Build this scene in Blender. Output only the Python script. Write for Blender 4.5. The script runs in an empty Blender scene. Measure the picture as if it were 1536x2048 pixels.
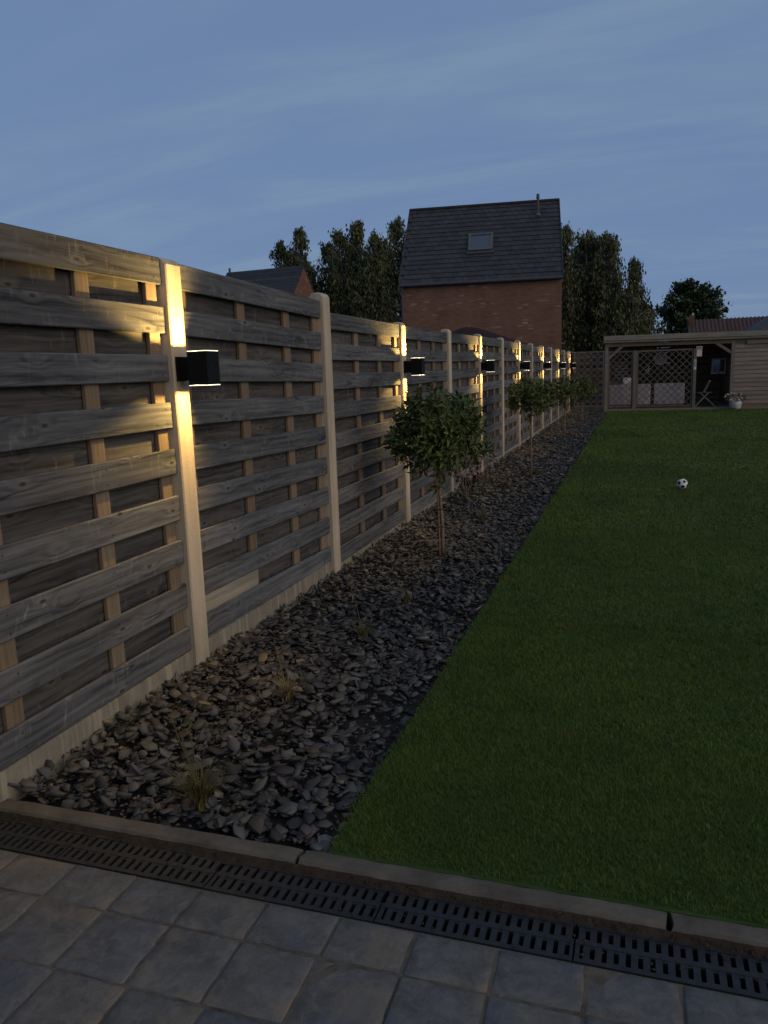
import bpy, bmesh, math, random
import numpy as np
from mathutils import Vector, Matrix, Euler

R = math.radians
scene = bpy.context.scene
COL = scene.collection

# ------------------------------------------------------------------ camera
cam_d = bpy.data.cameras.new("camera")
cam = bpy.data.objects.new("camera", cam_d)
COL.objects.link(cam)
F, YAW, PIT, ROL, CH = 1540.0, 0.3189, 0.1776, -0.0345, 1.42
cam_d.sensor_fit = 'HORIZONTAL'
cam_d.sensor_width = 36.0
cam_d.lens = 36.0 * F / 1536.0
cam_d.clip_start = 0.05
cam_d.clip_end = 3000
fw = Vector((-math.sin(YAW) * math.cos(PIT), math.cos(YAW) * math.cos(PIT), -math.sin(PIT)))
r0 = Vector((math.cos(YAW), math.sin(YAW), 0))
u0 = r0.cross(fw)
cr = math.cos(ROL) * r0 + math.sin(ROL) * u0
cu = -math.sin(ROL) * r0 + math.cos(ROL) * u0
cam.matrix_world = Matrix(((cr.x, cu.x, -fw.x, 0), (cr.y, cu.y, -fw.y, 0), (cr.z, cu.z, -fw.z, CH), (0, 0, 0, 1)))
scene.camera = cam

# ------------------------------------------------------------------ world / dusk sky
SUN_EL, SUN_ROT = 22.0, 112.0          # degrees; rotation clockwise from +Y
SKY_STRENGTH = 0.05
world = bpy.data.worlds.new("World")
scene.world = world
world.use_nodes = True
wn, wl = world.node_tree.nodes, world.node_tree.links
wn.clear()
w_out = wn.new('ShaderNodeOutputWorld')
w_bg = wn.new('ShaderNodeBackground')
sky = wn.new('ShaderNodeTexSky')
sky.sky_type = 'NISHITA'
sky.sun_disc = False
sky.sun_elevation = R(SUN_EL)
sky.sun_rotation = R(SUN_ROT)
sky.air_density = 1.0
sky.dust_density = 0.6
sky.ozone_density = 2.5
w_bg.inputs['Strength'].default_value = SKY_STRENGTH
# thin dusk cloud veil that evens the sky out, with long soft streaks
tc = wn.new('ShaderNodeTexCoord')
sep = wn.new('ShaderNodeSeparateXYZ'); wl.new(tc.outputs['Generated'], sep.inputs[0])
zz = wn.new('ShaderNodeMath'); zz.operation = 'MAXIMUM'; wl.new(sep.outputs[2], zz.inputs[0]); zz.inputs[1].default_value = 0.0
za = wn.new('ShaderNodeMath'); za.operation = 'ADD'; wl.new(zz.outputs[0], za.inputs[0]); za.inputs[1].default_value = 0.16
dv = wn.new('ShaderNodeVectorMath'); dv.operation = 'DIVIDE'; wl.new(tc.outputs['Generated'], dv.inputs[0])
cz = wn.new('ShaderNodeCombineXYZ')
for k in range(3): wl.new(za.outputs[0], cz.inputs[k])
wl.new(cz.outputs[0], dv.inputs[1])
mp = wn.new('ShaderNodeMapping'); wl.new(dv.outputs[0], mp.inputs[0])
mp.inputs['Rotation'].default_value = (0, 0, R(-14)); mp.inputs['Scale'].default_value = (0.5, 1.5, 0.0)
mp.inputs['Location'].default_value = (1.7, 0.35, 0)
n1 = wn.new('ShaderNodeTexNoise'); wl.new(mp.outputs[0], n1.inputs['Vector'])
n1.inputs['Scale'].default_value = 1.5; n1.inputs['Detail'].default_value = 7; n1.inputs['Roughness'].default_value = 0.58; n1.inputs['Distortion'].default_value = 0.8
cr1 = wn.new('ShaderNodeMapRange'); wl.new(n1.outputs['Fac'], cr1.inputs[0])
cr1.inputs[1].default_value = 0.40; cr1.inputs[2].default_value = 0.75; cr1.interpolation_type = 'SMOOTHSTEP'
cc = wn.new('ShaderNodeMix'); cc.data_type = 'RGBA'; wl.new(cr1.outputs[0], cc.inputs['Factor'])
cc.inputs['A'].default_value = (3.2, 4.9, 8.55, 1); cc.inputs['B'].default_value = (4.15, 6.15, 9.0, 1)
veil = wn.new('ShaderNodeMix'); veil.data_type = 'RGBA'; veil.inputs['Factor'].default_value = 0.86
wl.new(sky.outputs[0], veil.inputs['A']); wl.new(cc.outputs['Result'], veil.inputs['B'])
wl.new(veil.outputs['Result'], w_bg.inputs['Color'])
wl.new(w_bg.outputs[0], w_out.inputs['Surface'])

# ------------------------------------------------------------------ afterglow sun (very soft, low, from the right)
sun_d = bpy.data.lights.new("sun", 'SUN')
sun_d.energy = 1.05
sun_d.angle = R(50)
sun_d.color = (1.0, 0.80, 0.58)
sun = bpy.data.objects.new("sun", sun_d)
COL.objects.link(sun)
az, el = R(SUN_ROT), R(SUN_EL)
to_sun = Vector((math.sin(az) * math.cos(el), math.cos(az) * math.cos(el), math.sin(el)))
sun.rotation_euler = to_sun.to_track_quat('Z', 'Y').to_euler()
sun.location = to_sun * 60

vs = scene.view_settings
vs.view_transform = 'Standard'
vs.look = 'None'
vs.exposure = 0.0
vs.gamma = 1.0
vs.use_curve_mapping = False
scene.cycles.max_bounces = 6
scene.cycles.diffuse_bounces = 3
scene.cycles.glossy_bounces = 3
scene.cycles.transmission_bounces = 4
scene.cycles.sample_clamp_indirect = 3.0

# ================================================================== helpers
rng = random.Random(7)
nrng = np.random.default_rng(11)

def tag(o, label=None, cat=None, group=None, kind=None):
    if label: o['label'] = label
    if cat: o['category'] = cat
    if group: o['group'] = group
    if kind: o['kind'] = kind
    return o

def empty(name, loc=(0, 0, 0), rz=0.0):
    o = bpy.data.objects.new(name, None)
    o.empty_display_size = 0.1
    o.location = loc
    o.rotation_euler = (0, 0, rz)
    COL.objects.link(o)
    return o

def link(name, me, parent=None, loc=None, rot=None, scale=None):
    o = bpy.data.objects.new(name, me)
    COL.objects.link(o)
    if parent is not None: o.parent = parent
    if loc is not None: o.location = loc
    if rot is not None: o.rotation_euler = rot
    if scale is not None: o.scale = scale
    return o

class MB:
    """collects polygons and links them as one mesh object"""
    def __init__(s): s.v = []; s.f = []; s.m = []
    def poly(s, pts, faces, mi=0):
        b = len(s.v)
        s.v += [tuple(p) for p in pts]
        for f in faces: s.f.append(tuple(b + i for i in f)); s.m.append(mi)
        return s
    def box(s, x0, x1, y0, y1, z0, z1, mi=0, mat=None):
        p = [(x0,y0,z0),(x1,y0,z0),(x1,y1,z0),(x0,y1,z0),(x0,y0,z1),(x1,y0,z1),(x1,y1,z1),(x0,y1,z1)]
        if mat is not None: p = [mat @ Vector(q) for q in p]
        return s.poly(p, [(0,3,2,1),(4,5,6,7),(0,1,5,4),(1,2,6,5),(2,3,7,6),(3,0,4,7)], mi)
    def bar(s, a, b, w, h, up=(0,0,1), mi=0):
        """rectangular bar from a to b, width w (sideways), height h (along up)"""
        a, b = Vector(a), Vector(b); d = (b - a).normalized(); up = Vector(up)
        sd = d.cross(up)
        if sd.length < 1e-4: sd = d.cross(Vector((1, 0, 0)))
        sd.normalize(); uu = sd.cross(d)
        pts = []
        for q in (a, b):
            for i, j in ((-1,-1),(1,-1),(1,1),(-1,1)): pts.append(q + sd * (i * w / 2) + uu * (j * h / 2))
        return s.poly(pts, [(3,2,1,0),(4,5,6,7),(0,1,5,4),(1,2,6,5),(2,3,7,6),(3,0,4,7)], mi)
    def tube(s, pts, rad, n=8, mi=0, cap=True):
        pts = [Vector(p) for p in pts]
        if not isinstance(rad, (list, tuple)): rad = [rad] * len(pts)
        b = len(s.v)
        for i, p in enumerate(pts):
            d = (pts[min(i + 1, len(pts) - 1)] - pts[max(i - 1, 0)]).normalized()
            a = d.cross(Vector((0.31, 0.95, 0.05)))
            if a.length < 1e-3: a = d.cross(Vector((1, 0, 0)))
            a.normalize(); c = d.cross(a)
            for k in range(n):
                t = 2 * math.pi * k / n
                s.v.append(tuple(p + (a * math.cos(t) + c * math.sin(t)) * rad[i]))
        for i in range(len(pts) - 1):
            for k in range(n):
                k2 = (k + 1) % n
                s.f.append((b + i*n + k, b + i*n + k2, b + (i+1)*n + k2, b + (i+1)*n + k)); s.m.append(mi)
        if cap:
            s.f.append(tuple(b + k for k in reversed(range(n)))); s.m.append(mi)
            e = b + (len(pts) - 1) * n
            s.f.append(tuple(e + k for k in range(n))); s.m.append(mi)
        return s
    def lathe(s, prof, n=24, mi=0, c=(0,0,0)):
        b = len(s.v)
        for (r, z) in prof:
            for k in range(n):
                t = 2 * math.pi * k / n
                s.v.append((c[0] + r * math.cos(t), c[1] + r * math.sin(t), c[2] + z))
        for i in range(len(prof) - 1):
            for k in range(n):
                k2 = (k + 1) % n
                s.f.append((b+i*n+k, b+i*n+k2, b+(i+1)*n+k2, b+(i+1)*n+k)); s.m.append(mi)
        s.f.append(tuple(b + k for k in reversed(range(n)))); s.m.append(mi)
        e = b + (len(prof) - 1) * n
        s.f.append(tuple(e + k for k in range(n))); s.m.append(mi)
        return s
    def mesh(s, name, mats, smooth=False):
        me = bpy.data.meshes.new(name)
        me.from_pydata(s.v, [], s.f)
        for m in (mats if isinstance(mats, (list, tuple)) else [mats]): me.materials.append(m)
        if any(s.m): me.polygons.foreach_set('material_index', s.m)
        if smooth: me.polygons.foreach_set('use_smooth', [True] * len(me.polygons))
        me.update()
        return me
    def build(s, name, mats, parent=None, loc=None, rot=None, smooth=False):
        return link(name, s.mesh(name, mats, smooth), parent, loc, rot)

def tri_mesh(name, V, T, mats, midx=None, smooth=False):
    me = bpy.data.meshes.new(name)
    V = np.asarray(V, np.float32); T = np.asarray(T, np.int32)
    me.vertices.add(len(V)); me.vertices.foreach_set('co', V.ravel())
    me.loops.add(len(T) * 3); me.loops.foreach_set('vertex_index', T.ravel())
    me.polygons.add(len(T)); me.polygons.foreach_set('loop_start', np.arange(0, len(T) * 3, 3, dtype=np.int32))
    for m in (mats if isinstance(mats, (list, tuple)) else [mats]): me.materials.append(m)
    if midx is not None: me.polygons.foreach_set('material_index', np.asarray(midx, np.int32))
    if smooth: me.polygons.foreach_set('use_smooth', np.ones(len(T), bool))
    me.update(calc_edges=True)
    return me

def bevel_box(name, sx, sy, sz, bev, mats, seg=1):
    """centred box with bevelled edges"""
    bm = bmesh.new()
    bmesh.ops.create_cube(bm, size=1.0)
    bmesh.ops.scale(bm, vec=(sx, sy, sz), verts=bm.verts)
    bmesh.ops.bevel(bm, geom=list(bm.edges), offset=bev, segments=seg, affect='EDGES', profile=0.6)
    me = bpy.data.meshes.new(name); bm.to_mesh(me); bm.free()
    for m in (mats if isinstance(mats, (list, tuple)) else [mats]): me.materials.append(m)
    return me

# ================================================================== materials
class NT:
    def __init__(s, name, rough=0.8, spec=0.3):
        s.mat = bpy.data.materials.new(name); s.mat.use_nodes = True
        s.n, s.l = s.mat.node_tree.nodes, s.mat.node_tree.links
        s.bsdf = s.n['Principled BSDF']
        s.bsdf.inputs['Roughness'].default_value = rough
        s.bsdf.inputs['Specular IOR Level'].default_value = spec
    def node(s, t, **kw):
        n = s.n.new(t)
        for k, v in kw.items(): setattr(n, k, v)
        return n
    def put(s, sock, v):
        if hasattr(v, 'is_output') or isinstance(v, bpy.types.NodeSocket): s.l.new(v, sock)
        else: sock.default_value = v
    def math(s, op, a, b=0.0, c=None, clamp=False):
        n = s.node('ShaderNodeMath', operation=op, use_clamp=clamp)
        s.put(n.inputs[0], a); s.put(n.inputs[1], b)
        if c is not None: s.put(n.inputs[2], c)
        return n.outputs[0]
    def vmath(s, op, a, b):
        n = s.node('ShaderNodeVectorMath', operation=op)
        s.put(n.inputs[0], a); s.put(n.inputs[1], b)
        return n.outputs[0]
    def coord(s, out='Object'):
        return s.node('ShaderNodeTexCoord').outputs[out]
    def objrand(s): return s.node('ShaderNodeObjectInfo').outputs['Random']
    def island(s): return s.node('ShaderNodeNewGeometry').outputs['Random Per Island']
    def pos(s): return s.node('ShaderNodeNewGeometry').outputs['Position']
    def scale(s, v, sc, loc=None):
        n = s.node('ShaderNodeMapping'); s.put(n.inputs[0], v); n.inputs['Scale'].default_value = sc
        if loc is not None: s.put(n.inputs['Location'], loc)
        return n.outputs[0]
    def noise(s, v, sc, det=4, rough=0.55, dist=0.0, out='Fac'):
        n = s.node('ShaderNodeTexNoise'); s.put(n.inputs['Vector'], v)
        n.inputs['Scale'].default_value = sc; n.inputs['Detail'].default_value = det
        n.inputs['Roughness'].default_value = rough; n.inputs['Distortion'].default_value = dist
        return n.outputs[out]
    def white(s, v):
        n = s.node('ShaderNodeTexWhiteNoise', noise_dimensions='1D'); s.put(n.inputs['W'], v); return n.outputs['Value']
    def maprange(s, v, a, b, c=0.0, d=1.0, smooth=False):
        n = s.node('ShaderNodeMapRange'); s.put(n.inputs[0], v)
        if smooth: n.interpolation_type = 'SMOOTHSTEP'
        for i, q in enumerate((a, b, c, d)): n.inputs[i + 1].default_value = q
        return n.outputs[0]
    def ramp(s, v, stops, interp='LINEAR'):
        n = s.node('ShaderNodeValToRGB'); s.put(n.inputs[0], v); e = n.color_ramp.elements; n.color_ramp.interpolation = interp
        while len(e) < len(stops): e.new(0.5)
        for i, (p, c) in enumerate(stops): e[i].position = p; e[i].color = (*c, 1)
        return n.outputs[0]
    def mix(s, f, a, b, mode='MIX'):
        n = s.node('ShaderNodeMix', data_type='RGBA', blend_type=mode)
        for k, v in (('Factor', f), ('A', a), ('B', b)):
            if isinstance(v, tuple) and len(v) == 3: v = (*v, 1)
            s.put(n.inputs[k], v)
        return n.outputs['Result']
    def bump(s, h, strength=0.4, dist=0.01):
        n = s.node('ShaderNodeBump'); s.put(n.inputs['Height'], h)
        n.inputs['Strength'].default_value = strength; n.inputs['Distance'].default_value = dist
        s.l.new(n.outputs[0], s.bsdf.inputs['Normal'])
    def color(s, c):
        if isinstance(c, tuple) and len(c) == 3: c = (*c, 1)
        s.put(s.bsdf.inputs['Base Color'], c); return s.mat

def offset_by_rand(t, v, amt=37.0):
    rnd = t.objrand()
    cmb = t.node('ShaderNodeCombineXYZ')
    t.put(cmb.inputs[0], t.math('MULTIPLY', rnd, amt)); t.put(cmb.inputs[1], t.math('MULTIPLY', rnd, amt * 1.7)); t.put(cmb.inputs[2], t.math('MULTIPLY', rnd, amt * 0.6))
    return t.vmath('ADD', v, cmb.outputs[0]), rnd

def wood(name, dark, light, axis='Y', across='Z', knots=True, lines=70.0, contrast=1.0, rough=0.85, tint=0.22, warm=(0.30, 0.22, 0.14)):
    """boards with flowing grain lines, knots and weathered patches; grain runs along the object's `axis`"""
    t = NT(name, rough, 0.2)
    co, rnd = offset_by_rand(t, t.coord('Object'))
    sp = t.node('ShaderNodeSeparateXYZ'); t.put(sp.inputs[0], co)
    a, c = sp.outputs['XYZ'.index(axis)], sp.outputs['XYZ'.index(across)]
    cmb = t.node('ShaderNodeCombineXYZ'); t.put(cmb.inputs[0], a); t.put(cmb.inputs[1], c)
    p = cmb.outputs[0]
    warp = t.noise(t.scale(p, (1.3, 7.0, 1)), 1.0, 3, 0.5)
    warp2 = t.noise(t.scale(p, (6.0, 16.0, 1)), 1.0, 2, 0.5)
    phase = t.math('MULTIPLY_ADD', warp, 7.0, t.math('MULTIPLY', c, lines))
    phase = t.math('MULTIPLY_ADD', warp2, 2.2, phase)
    if knots:
        vo = t.node('ShaderNodeTexVoronoi', voronoi_dimensions='2D'); t.put(vo.inputs['Vector'], t.scale(p, (3.1, 7.0, 1))); vo.inputs['Scale'].default_value = 1.0
        dk = vo.outputs['Distance']
        bulge = t.maprange(dk, 0.0, 0.34, 1.0, 0.0, True)
        phase = t.math('MULTIPLY_ADD', bulge, 2.6, phase)
    ln = t.math('MULTIPLY_ADD', t.math('SINE', t.math('MULTIPLY', phase, 2.4)), 0.5, 0.5)
    fine = t.noise(t.scale(p, (3.5, 120.0, 1)), 1.0, 4, 0.65)
    streak = t.noise(t.scale(p, (1.1, 26.0, 1)), 1.0, 5, 0.62, 0.6)
    patch = t.noise(t.scale(p, (1.6, 5.0, 1)), 1.0, 3, 0.6)
    v = t.math('MULTIPLY_ADD', ln, 0.11 * contrast, t.math('MULTIPLY', fine, 0.42 * contrast))
    v = t.math('MULTIPLY_ADD', streak, 0.75, v)
    v = t.math('MULTIPLY_ADD', patch, 0.55, v)
    v = t.maprange(v, 0.66, 1.16) if knots else t.maprange(v, 0.62, 1.22)
    colr = t.mix(v, dark, light)
    r2 = t.white(rnd)
    colr = t.mix(t.math('MULTIPLY', t.maprange(patch, 0.5, 0.8), tint), colr, warm)
    if knots:
        # pale weathered scuffs running across the grain, and long drying cracks
        sc_ = t.noise(t.scale(p, (22.0, 6.0, 1)), 1.0, 5, 0.68, 1.5)
        sg_ = t.noise(t.scale(p, (2.2, 4.0, 1), (5.0, 9.0, 0)), 1.0, 2, 0.5)
        colr = t.mix(t.math('MULTIPLY', t.math('MULTIPLY', t.maprange(sc_, 0.56, 0.72), t.maprange(sg_, 0.42, 0.6)), 0.7), colr, (light[0] * 1.7, light[1] * 1.66, light[2] * 1.58))
        ck = t.noise(t.scale(p, (0.7, 9.0, 1), (3.0, 1.0, 0)), 1.0, 1, 0.4)
        cl_ = t.math('ABSOLUTE', t.math('SUBTRACT', ck, 0.5))
        cg_ = t.noise(t.scale(p, (1.1, 2.0, 1), (8.0, 2.0, 0)), 1.0, 2, 0.5)
        colr = t.mix(t.math('MULTIPLY', t.math('MULTIPLY', t.maprange(cl_, 0.0, 0.010, 1.0, 0.0), t.maprange(cg_, 0.46, 0.56)), 0.75), colr, (dark[0] * .3, dark[1] * .3, dark[2] * .3))
    val = t.node('ShaderNodeHueSaturation'); t.put(val.inputs['Color'], colr); t.put(val.inputs['Value'], t.maprange(r2, 0, 1, 0.82, 1.16))
    colr = val.outputs[0]
    if knots:
        kn = t.maprange(dk, 0.030, 0.075, 1.0, 0.0, True)
        gate = t.math('GREATER_THAN', t.node('ShaderNodeSeparateColor').outputs[0], 0.62)
        sc = [n for n in t.n if n.bl_idname == 'ShaderNodeSeparateColor'][-1]
        t.put(sc.inputs[0], vo.outputs['Color'])
        halo = t.math('MULTIPLY', t.maprange(dk, 0.06, 0.22, 0.30, 0.0, True), gate)
        colr = t.mix(halo, colr, (light[0] * 1.25, light[1] * 1.2, light[2] * 1.1))
        colr = t.mix(t.math('MULTIPLY', t.math('MULTIPLY', kn, gate), 0.85), colr, (0.035, 0.026, 0.018))
    t.bump(t.math('MULTIPLY_ADD', ln, 0.5, t.math('MULTIPLY', fine, 0.6)), 0.35, 0.003)
    return t.color(colr)

M = {}
M['board'] = wood('weathered_board', (0.026, 0.028, 0.031), (0.155, 0.155, 0.154), tint=.14, warm=(0.13, 0.108, 0.08))
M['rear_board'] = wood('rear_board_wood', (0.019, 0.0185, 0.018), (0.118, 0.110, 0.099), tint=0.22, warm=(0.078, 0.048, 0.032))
M['pale_board'] = wood('pale_board_wood', (0.17, 0.15, 0.115), (0.34, 0.30, 0.235), knots=False)
M['batten'] = wood('batten_wood', (0.125, 0.088, 0.055), (0.245, 0.182, 0.122), axis='Z', across='Y', knots=False, lines=90)

def m_post():
    t = NT('pale_post', 0.8, 0.25)
    co, rnd = offset_by_rand(t, t.coord('Object'))
    g = t.noise(t.scale(co, (26, 26, 1.0)), 1.0, 4, 0.6)
    b = t.noise(co, 60, 3, 0.7)
    c = t.mix(t.maprange(g, 0.3, 0.72), (0.38, 0.31, 0.222), (0.56, 0.47, 0.345))
    c = t.mix(t.math('MULTIPLY', t.maprange(b, 0.62, 0.75), 0.35), c, (0.25, 0.18, 0.12))
    big = t.noise(t.scale(co, (7, 7, 2.2)), 1.0, 4, 0.65)
    c = t.mix(t.math('MULTIPLY', t.maprange(big, 0.50, 0.72), 0.45), c, (0.30, 0.255, 0.19))
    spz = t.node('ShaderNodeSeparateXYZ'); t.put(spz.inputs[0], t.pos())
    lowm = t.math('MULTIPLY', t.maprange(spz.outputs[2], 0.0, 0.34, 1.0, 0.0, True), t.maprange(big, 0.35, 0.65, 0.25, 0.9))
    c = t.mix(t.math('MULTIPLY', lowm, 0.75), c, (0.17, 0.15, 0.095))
    pore = t.noise(co, 170, 2, 0.6)
    c = t.mix(t.math('MULTIPLY', t.maprange(pore, 0.66, 0.74), 0.7), c, (0.16, 0.12, 0.08))
    t.bump(t.math('ADD', g, t.math('ADD', b, t.math('MULTIPLY', pore, .6))), 0.4, 0.004)
    return t.color(c)
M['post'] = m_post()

def m_concrete(name, a, b, streaks=True):
    t = NT(name, 0.9, 0.2)
    co, rnd = offset_by_rand(t, t.coord('Object'))
    n = t.noise(co, 9, 6, 0.65)
    f = t.noise(co, 130, 3, 0.7)
    c = t.mix(t.maprange(n, 0.3, 0.7), a, b)
    if streaks:
        s = t.noise(t.scale(co, (14, 34, 1.5)), 1.0, 3, 0.6)
        c = t.mix(t.maprange(s, 0.50, 0.72), c, (b[0] * 1.35, b[1] * 1.33, b[2] * 1.25))
        s2 = t.noise(t.scale(co, (9, 19, 0.8)), 1.0, 3, 0.6)
        c = t.mix(t.math('MULTIPLY', t.maprange(s2, 0.55, 0.75), 0.55), c, (0.10, 0.085, 0.055))
    c = t.mix(t.math('MULTIPLY', t.maprange(f, 0.55, 0.8), 0.4), c, (a[0] * 0.5, a[1] * 0.5, a[2] * 0.5))
    t.bump(t.math('ADD', n, t.math('MULTIPLY', f, 0.4)), 0.35, 0.006)
    return t.color(c)
M['gravel_board'] = m_concrete('gravel_board_concrete', (0.155, 0.140, 0.108), (0.245, 0.218, 0.165))
M['kerb'] = m_concrete('kerb_concrete', (0.080, 0.067, 0.050), (0.150, 0.125, 0.092), False)

def m_paver():
    t = NT('bluestone_paver', 0.72, 0.35)
    co0 = t.coord('Object')
    co, rnd = offset_by_rand(t, co0)
    n = t.noise(co, 7, 6, 0.62, 0.6)
    f = t.noise(co, 85, 4, 0.7)
    r2 = t.white(rnd)
    base = t.mix(r2, (0.092, 0.085, 0.074), (0.118, 0.104, 0.084))
    blue = t.white(t.math('ADD', rnd, 3.3))
    base = t.mix(t.math('MULTIPLY', t.maprange(blue, 0.6, 1.0), 0.8), base, (0.064, 0.071, 0.082))
    c = t.mix(t.maprange(n, 0.3, 0.72), t.mix(0.40, base, (0.050, 0.047, 0.043)), t.mix(0.35, base, (0.21, 0.19, 0.16)))
    w = t.noise(co, 3.2, 3, 0.5)
    wc = t.vmath('ADD', co, t.node('ShaderNodeTexNoise').outputs['Color'])
    nz = [q for q in t.n if q.bl_idname == 'ShaderNodeTexNoise'][-1]; t.put(nz.inputs['Vector'], co); nz.inputs['Scale'].default_value = 9; nz.inputs['Detail'].default_value = 3
    vsc = t.node('ShaderNodeVectorMath', operation='MULTIPLY_ADD'); t.put(vsc.inputs[0], nz.outputs['Color']); vsc.inputs[1].default_value = (0.12, 0.12, 0.12); t.put(vsc.inputs[2], co)
    vo = t.node('ShaderNodeTexVoronoi', feature='DISTANCE_TO_EDGE'); t.put(vo.inputs['Vector'], vsc.outputs[0]); vo.inputs['Scale'].default_value = 5.0
    vein = t.math('MULTIPLY', t.maprange(vo.outputs['Distance'], 0.0, 0.055, 1.0, 0.0, True), t.maprange(w, 0.46, 0.68))
    c = t.mix(t.math('MULTIPLY', vein, 0.38), c, (0.20, 0.175, 0.14))
    m2 = t.noise(co, 24, 5, 0.7, 0.8)
    c = t.mix(t.math('MULTIPLY', t.maprange(m2, 0.50, 0.66), 0.42), c, (0.185, 0.172, 0.150))
    c = t.mix(t.math('MULTIPLY', t.maprange(m2, 0.46, 0.32), 0.50), c, (0.045, 0.043, 0.040))
    bw = t.noise(t.pos(), 2.7, 3, 0.5)
    c = t.mix(t.math('MULTIPLY', t.maprange(bw, 0.52, 0.64), 0.65), c, (0.062, 0.073, 0.098))
    st = t.maprange(t.noise(co, 5.2, 4, 0.55), 0.55, 0.63)
    c = t.mix(t.math('MULTIPLY', st, 0.5), c, (0.20, 0.155, 0.10))
    c = t.mix(t.math('MULTIPLY', t.maprange(f, 0.58, 0.8), 0.35), c, (0.17, 0.165, 0.155))
    t.bump(t.math('MULTIPLY_ADD', f, 0.3, t.math('MULTIPLY_ADD', m2, .5, n)), 0.6, 0.009)
    t.put(t.bsdf.inputs['Roughness'], t.maprange(n, 0.3, 0.7, 0.6, 0.85))
    return t.color(c)
M['paver'] = m_paver()

def m_mottled(name, stops, sc=20, rough=0.9, bump=0.4, bd=0.01, spec=0.2):
    t = NT(name, rough, spec)
    co = t.coord('Object')
    n = t.noise(co, sc, 6, 0.65)
    c = t.ramp(n, stops)
    if bump: t.bump(n, bump, bd)
    return t.color(c)
M['joint'] = m_mottled('joint_sand', [(0.3, (0.060, 0.046, 0.032)), (0.55, (0.125, 0.104, 0.076)), (0.75, (0.085, 0.075, 0.050))], 16)
M['soil'] = m_mottled('dark_soil', [(0.3, (0.012, 0.011, 0.010)), (0.7, (0.034, 0.031, 0.028))], 30, bump=1.0, bd=0.02)
M['lawn_base'] = m_mottled('lawn_soil', [(0.3, (0.030, 0.052, 0.010)), (0.7, (0.046, 0.080, 0.015))], 6)
M['field'] = m_mottled('field_ground', [(0.3, (0.03, 0.035, 0.02)), (0.7, (0.05, 0.06, 0.03))], 0.3, bump=0)
M['litter'] = m_mottled('leaf_litter', [(0.3, (0.022, 0.015, 0.009)), (0.7, (0.055, 0.037, 0.022))], 30)
M['grate'] = m_mottled('cast_iron', [(0.3, (0.010, 0.010, 0.010)), (0.7, (0.026, 0.025, 0.024))], 40, rough=0.6, spec=0.4, bump=0.3, bd=0.004)
M['black'] = m_mottled('black_paint', [(0.3, (0.006, 0.006, 0.006)), (0.7, (0.009, 0.009, 0.010))], 60, rough=0.6, bump=0.05, spec=0.15)
M['pit'] = m_mottled('drain_pit', [(0.3, (0.006, 0.006, 0.006)), (0.7, (0.012, 0.011, 0.01))], 30)

def m_slate():
    t = NT('slate_chip', 0.62, 0.4)
    r = t.math('ADD', t.island(), t.math('MULTIPLY', t.objrand(), 7.31))
    k = t.white(r)
    k2 = t.white(t.math('ADD', r, 11.7))
    c = t.ramp(k, [(0.0, (0.072, 0.068, 0.064)), (0.45, (0.105, 0.100, 0.092)), (0.60, (0.120, 0.112, 0.084)), (0.72, (0.118, 0.088, 0.080)),
                   (0.80, (0.088, 0.092, 0.084)), (0.90, (0.160, 0.148, 0.122)), (0.97, (0.215, 0.165, 0.105))], 'CONSTANT')
    n = t.noise(t.coord('Object'), 45, 4, 0.6)
    h = t.node('ShaderNodeHueSaturation'); t.put(h.inputs['Color'], c)
    t.put(h.inputs['Value'], t.math('MULTIPLY', t.maprange(k2, 0, 1, 0.24, 0.92), t.maprange(n, 0.25, 0.75, 0.8, 1.2)))
    t.bump(n, 0.25, 0.004)
    return t.color(h.outputs[0])
M['slate'] = m_slate()

def m_leaf(name, stops, rough=0.45, spec=0.4, big=0.0, trans=0.0):
    t = NT(name, rough, spec)
    k = t.island()
    c = t.ramp(k, stops)
    if big:
        n = t.noise(t.pos(), big, 3, 0.6)
        h = t.node('ShaderNodeHueSaturation'); t.put(h.inputs['Color'], c); t.put(h.inputs['Value'], t.maprange(n, 0.3, 0.7, 0.65, 1.35)); c = h.outputs[0]
    return t.color(c)
M['laurel'] = m_leaf('laurel_leaf', [(0.0, (0.044, 0.066, 0.016)), (0.6, (0.082, 0.108, 0.025)), (0.9, (0.125, 0.138, 0.038)), (1.0, (0.13, 0.09, 0.03))], 0.5, 0.25)
M['birch'] = m_leaf('birch_leaf', [(0.0, (0.044, 0.050, 0.019)), (0.6, (0.076, 0.082, 0.030)), (1.0, (0.125, 0.118, 0.048))], 0.6, 0.25, big=0.55)
M['round_leaf'] = m_leaf('round_tree_leaf', [(0.0, (0.026, 0.044, 0.014)), (0.7, (0.050, 0.072, 0.022)), (1.0, (0.075, 0.092, 0.03))], 0.6, 0.25, big=0.5)
M['red_leaf'] = m_leaf('red_leaf', [(0.0, (0.06, 0.018, 0.018)), (0.6, (0.11, 0.032, 0.026)), (0.8, (0.05, 0.05, 0.02)), (1.0, (0.09, 0.08, 0.045))], 0.5, 0.3)
M['grey_leaf'] = m_leaf('grey_leaf', [(0.0, (0.08, 0.085, 0.08)), (1.0, (0.17, 0.17, 0.17))], 0.6, 0.2)
M['straw'] = m_leaf('straw_blade', [(0.0, (0.13, 0.10, 0.045)), (1.0, (0.24, 0.185, 0.085))], 0.7, 0.2)
M['yellow_grass'] = m_leaf('yellow_blade', [(0.0, (0.065, 0.062, 0.020)), (1.0, (0.14, 0.115, 0.038))], 0.7, 0.2)
M['rust_grass'] = m_leaf('rust_blade', [(0.0, (0.09, 0.05, 0.035)), (1.0, (0.17, 0.10, 0.06))], 0.7, 0.2)
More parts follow.
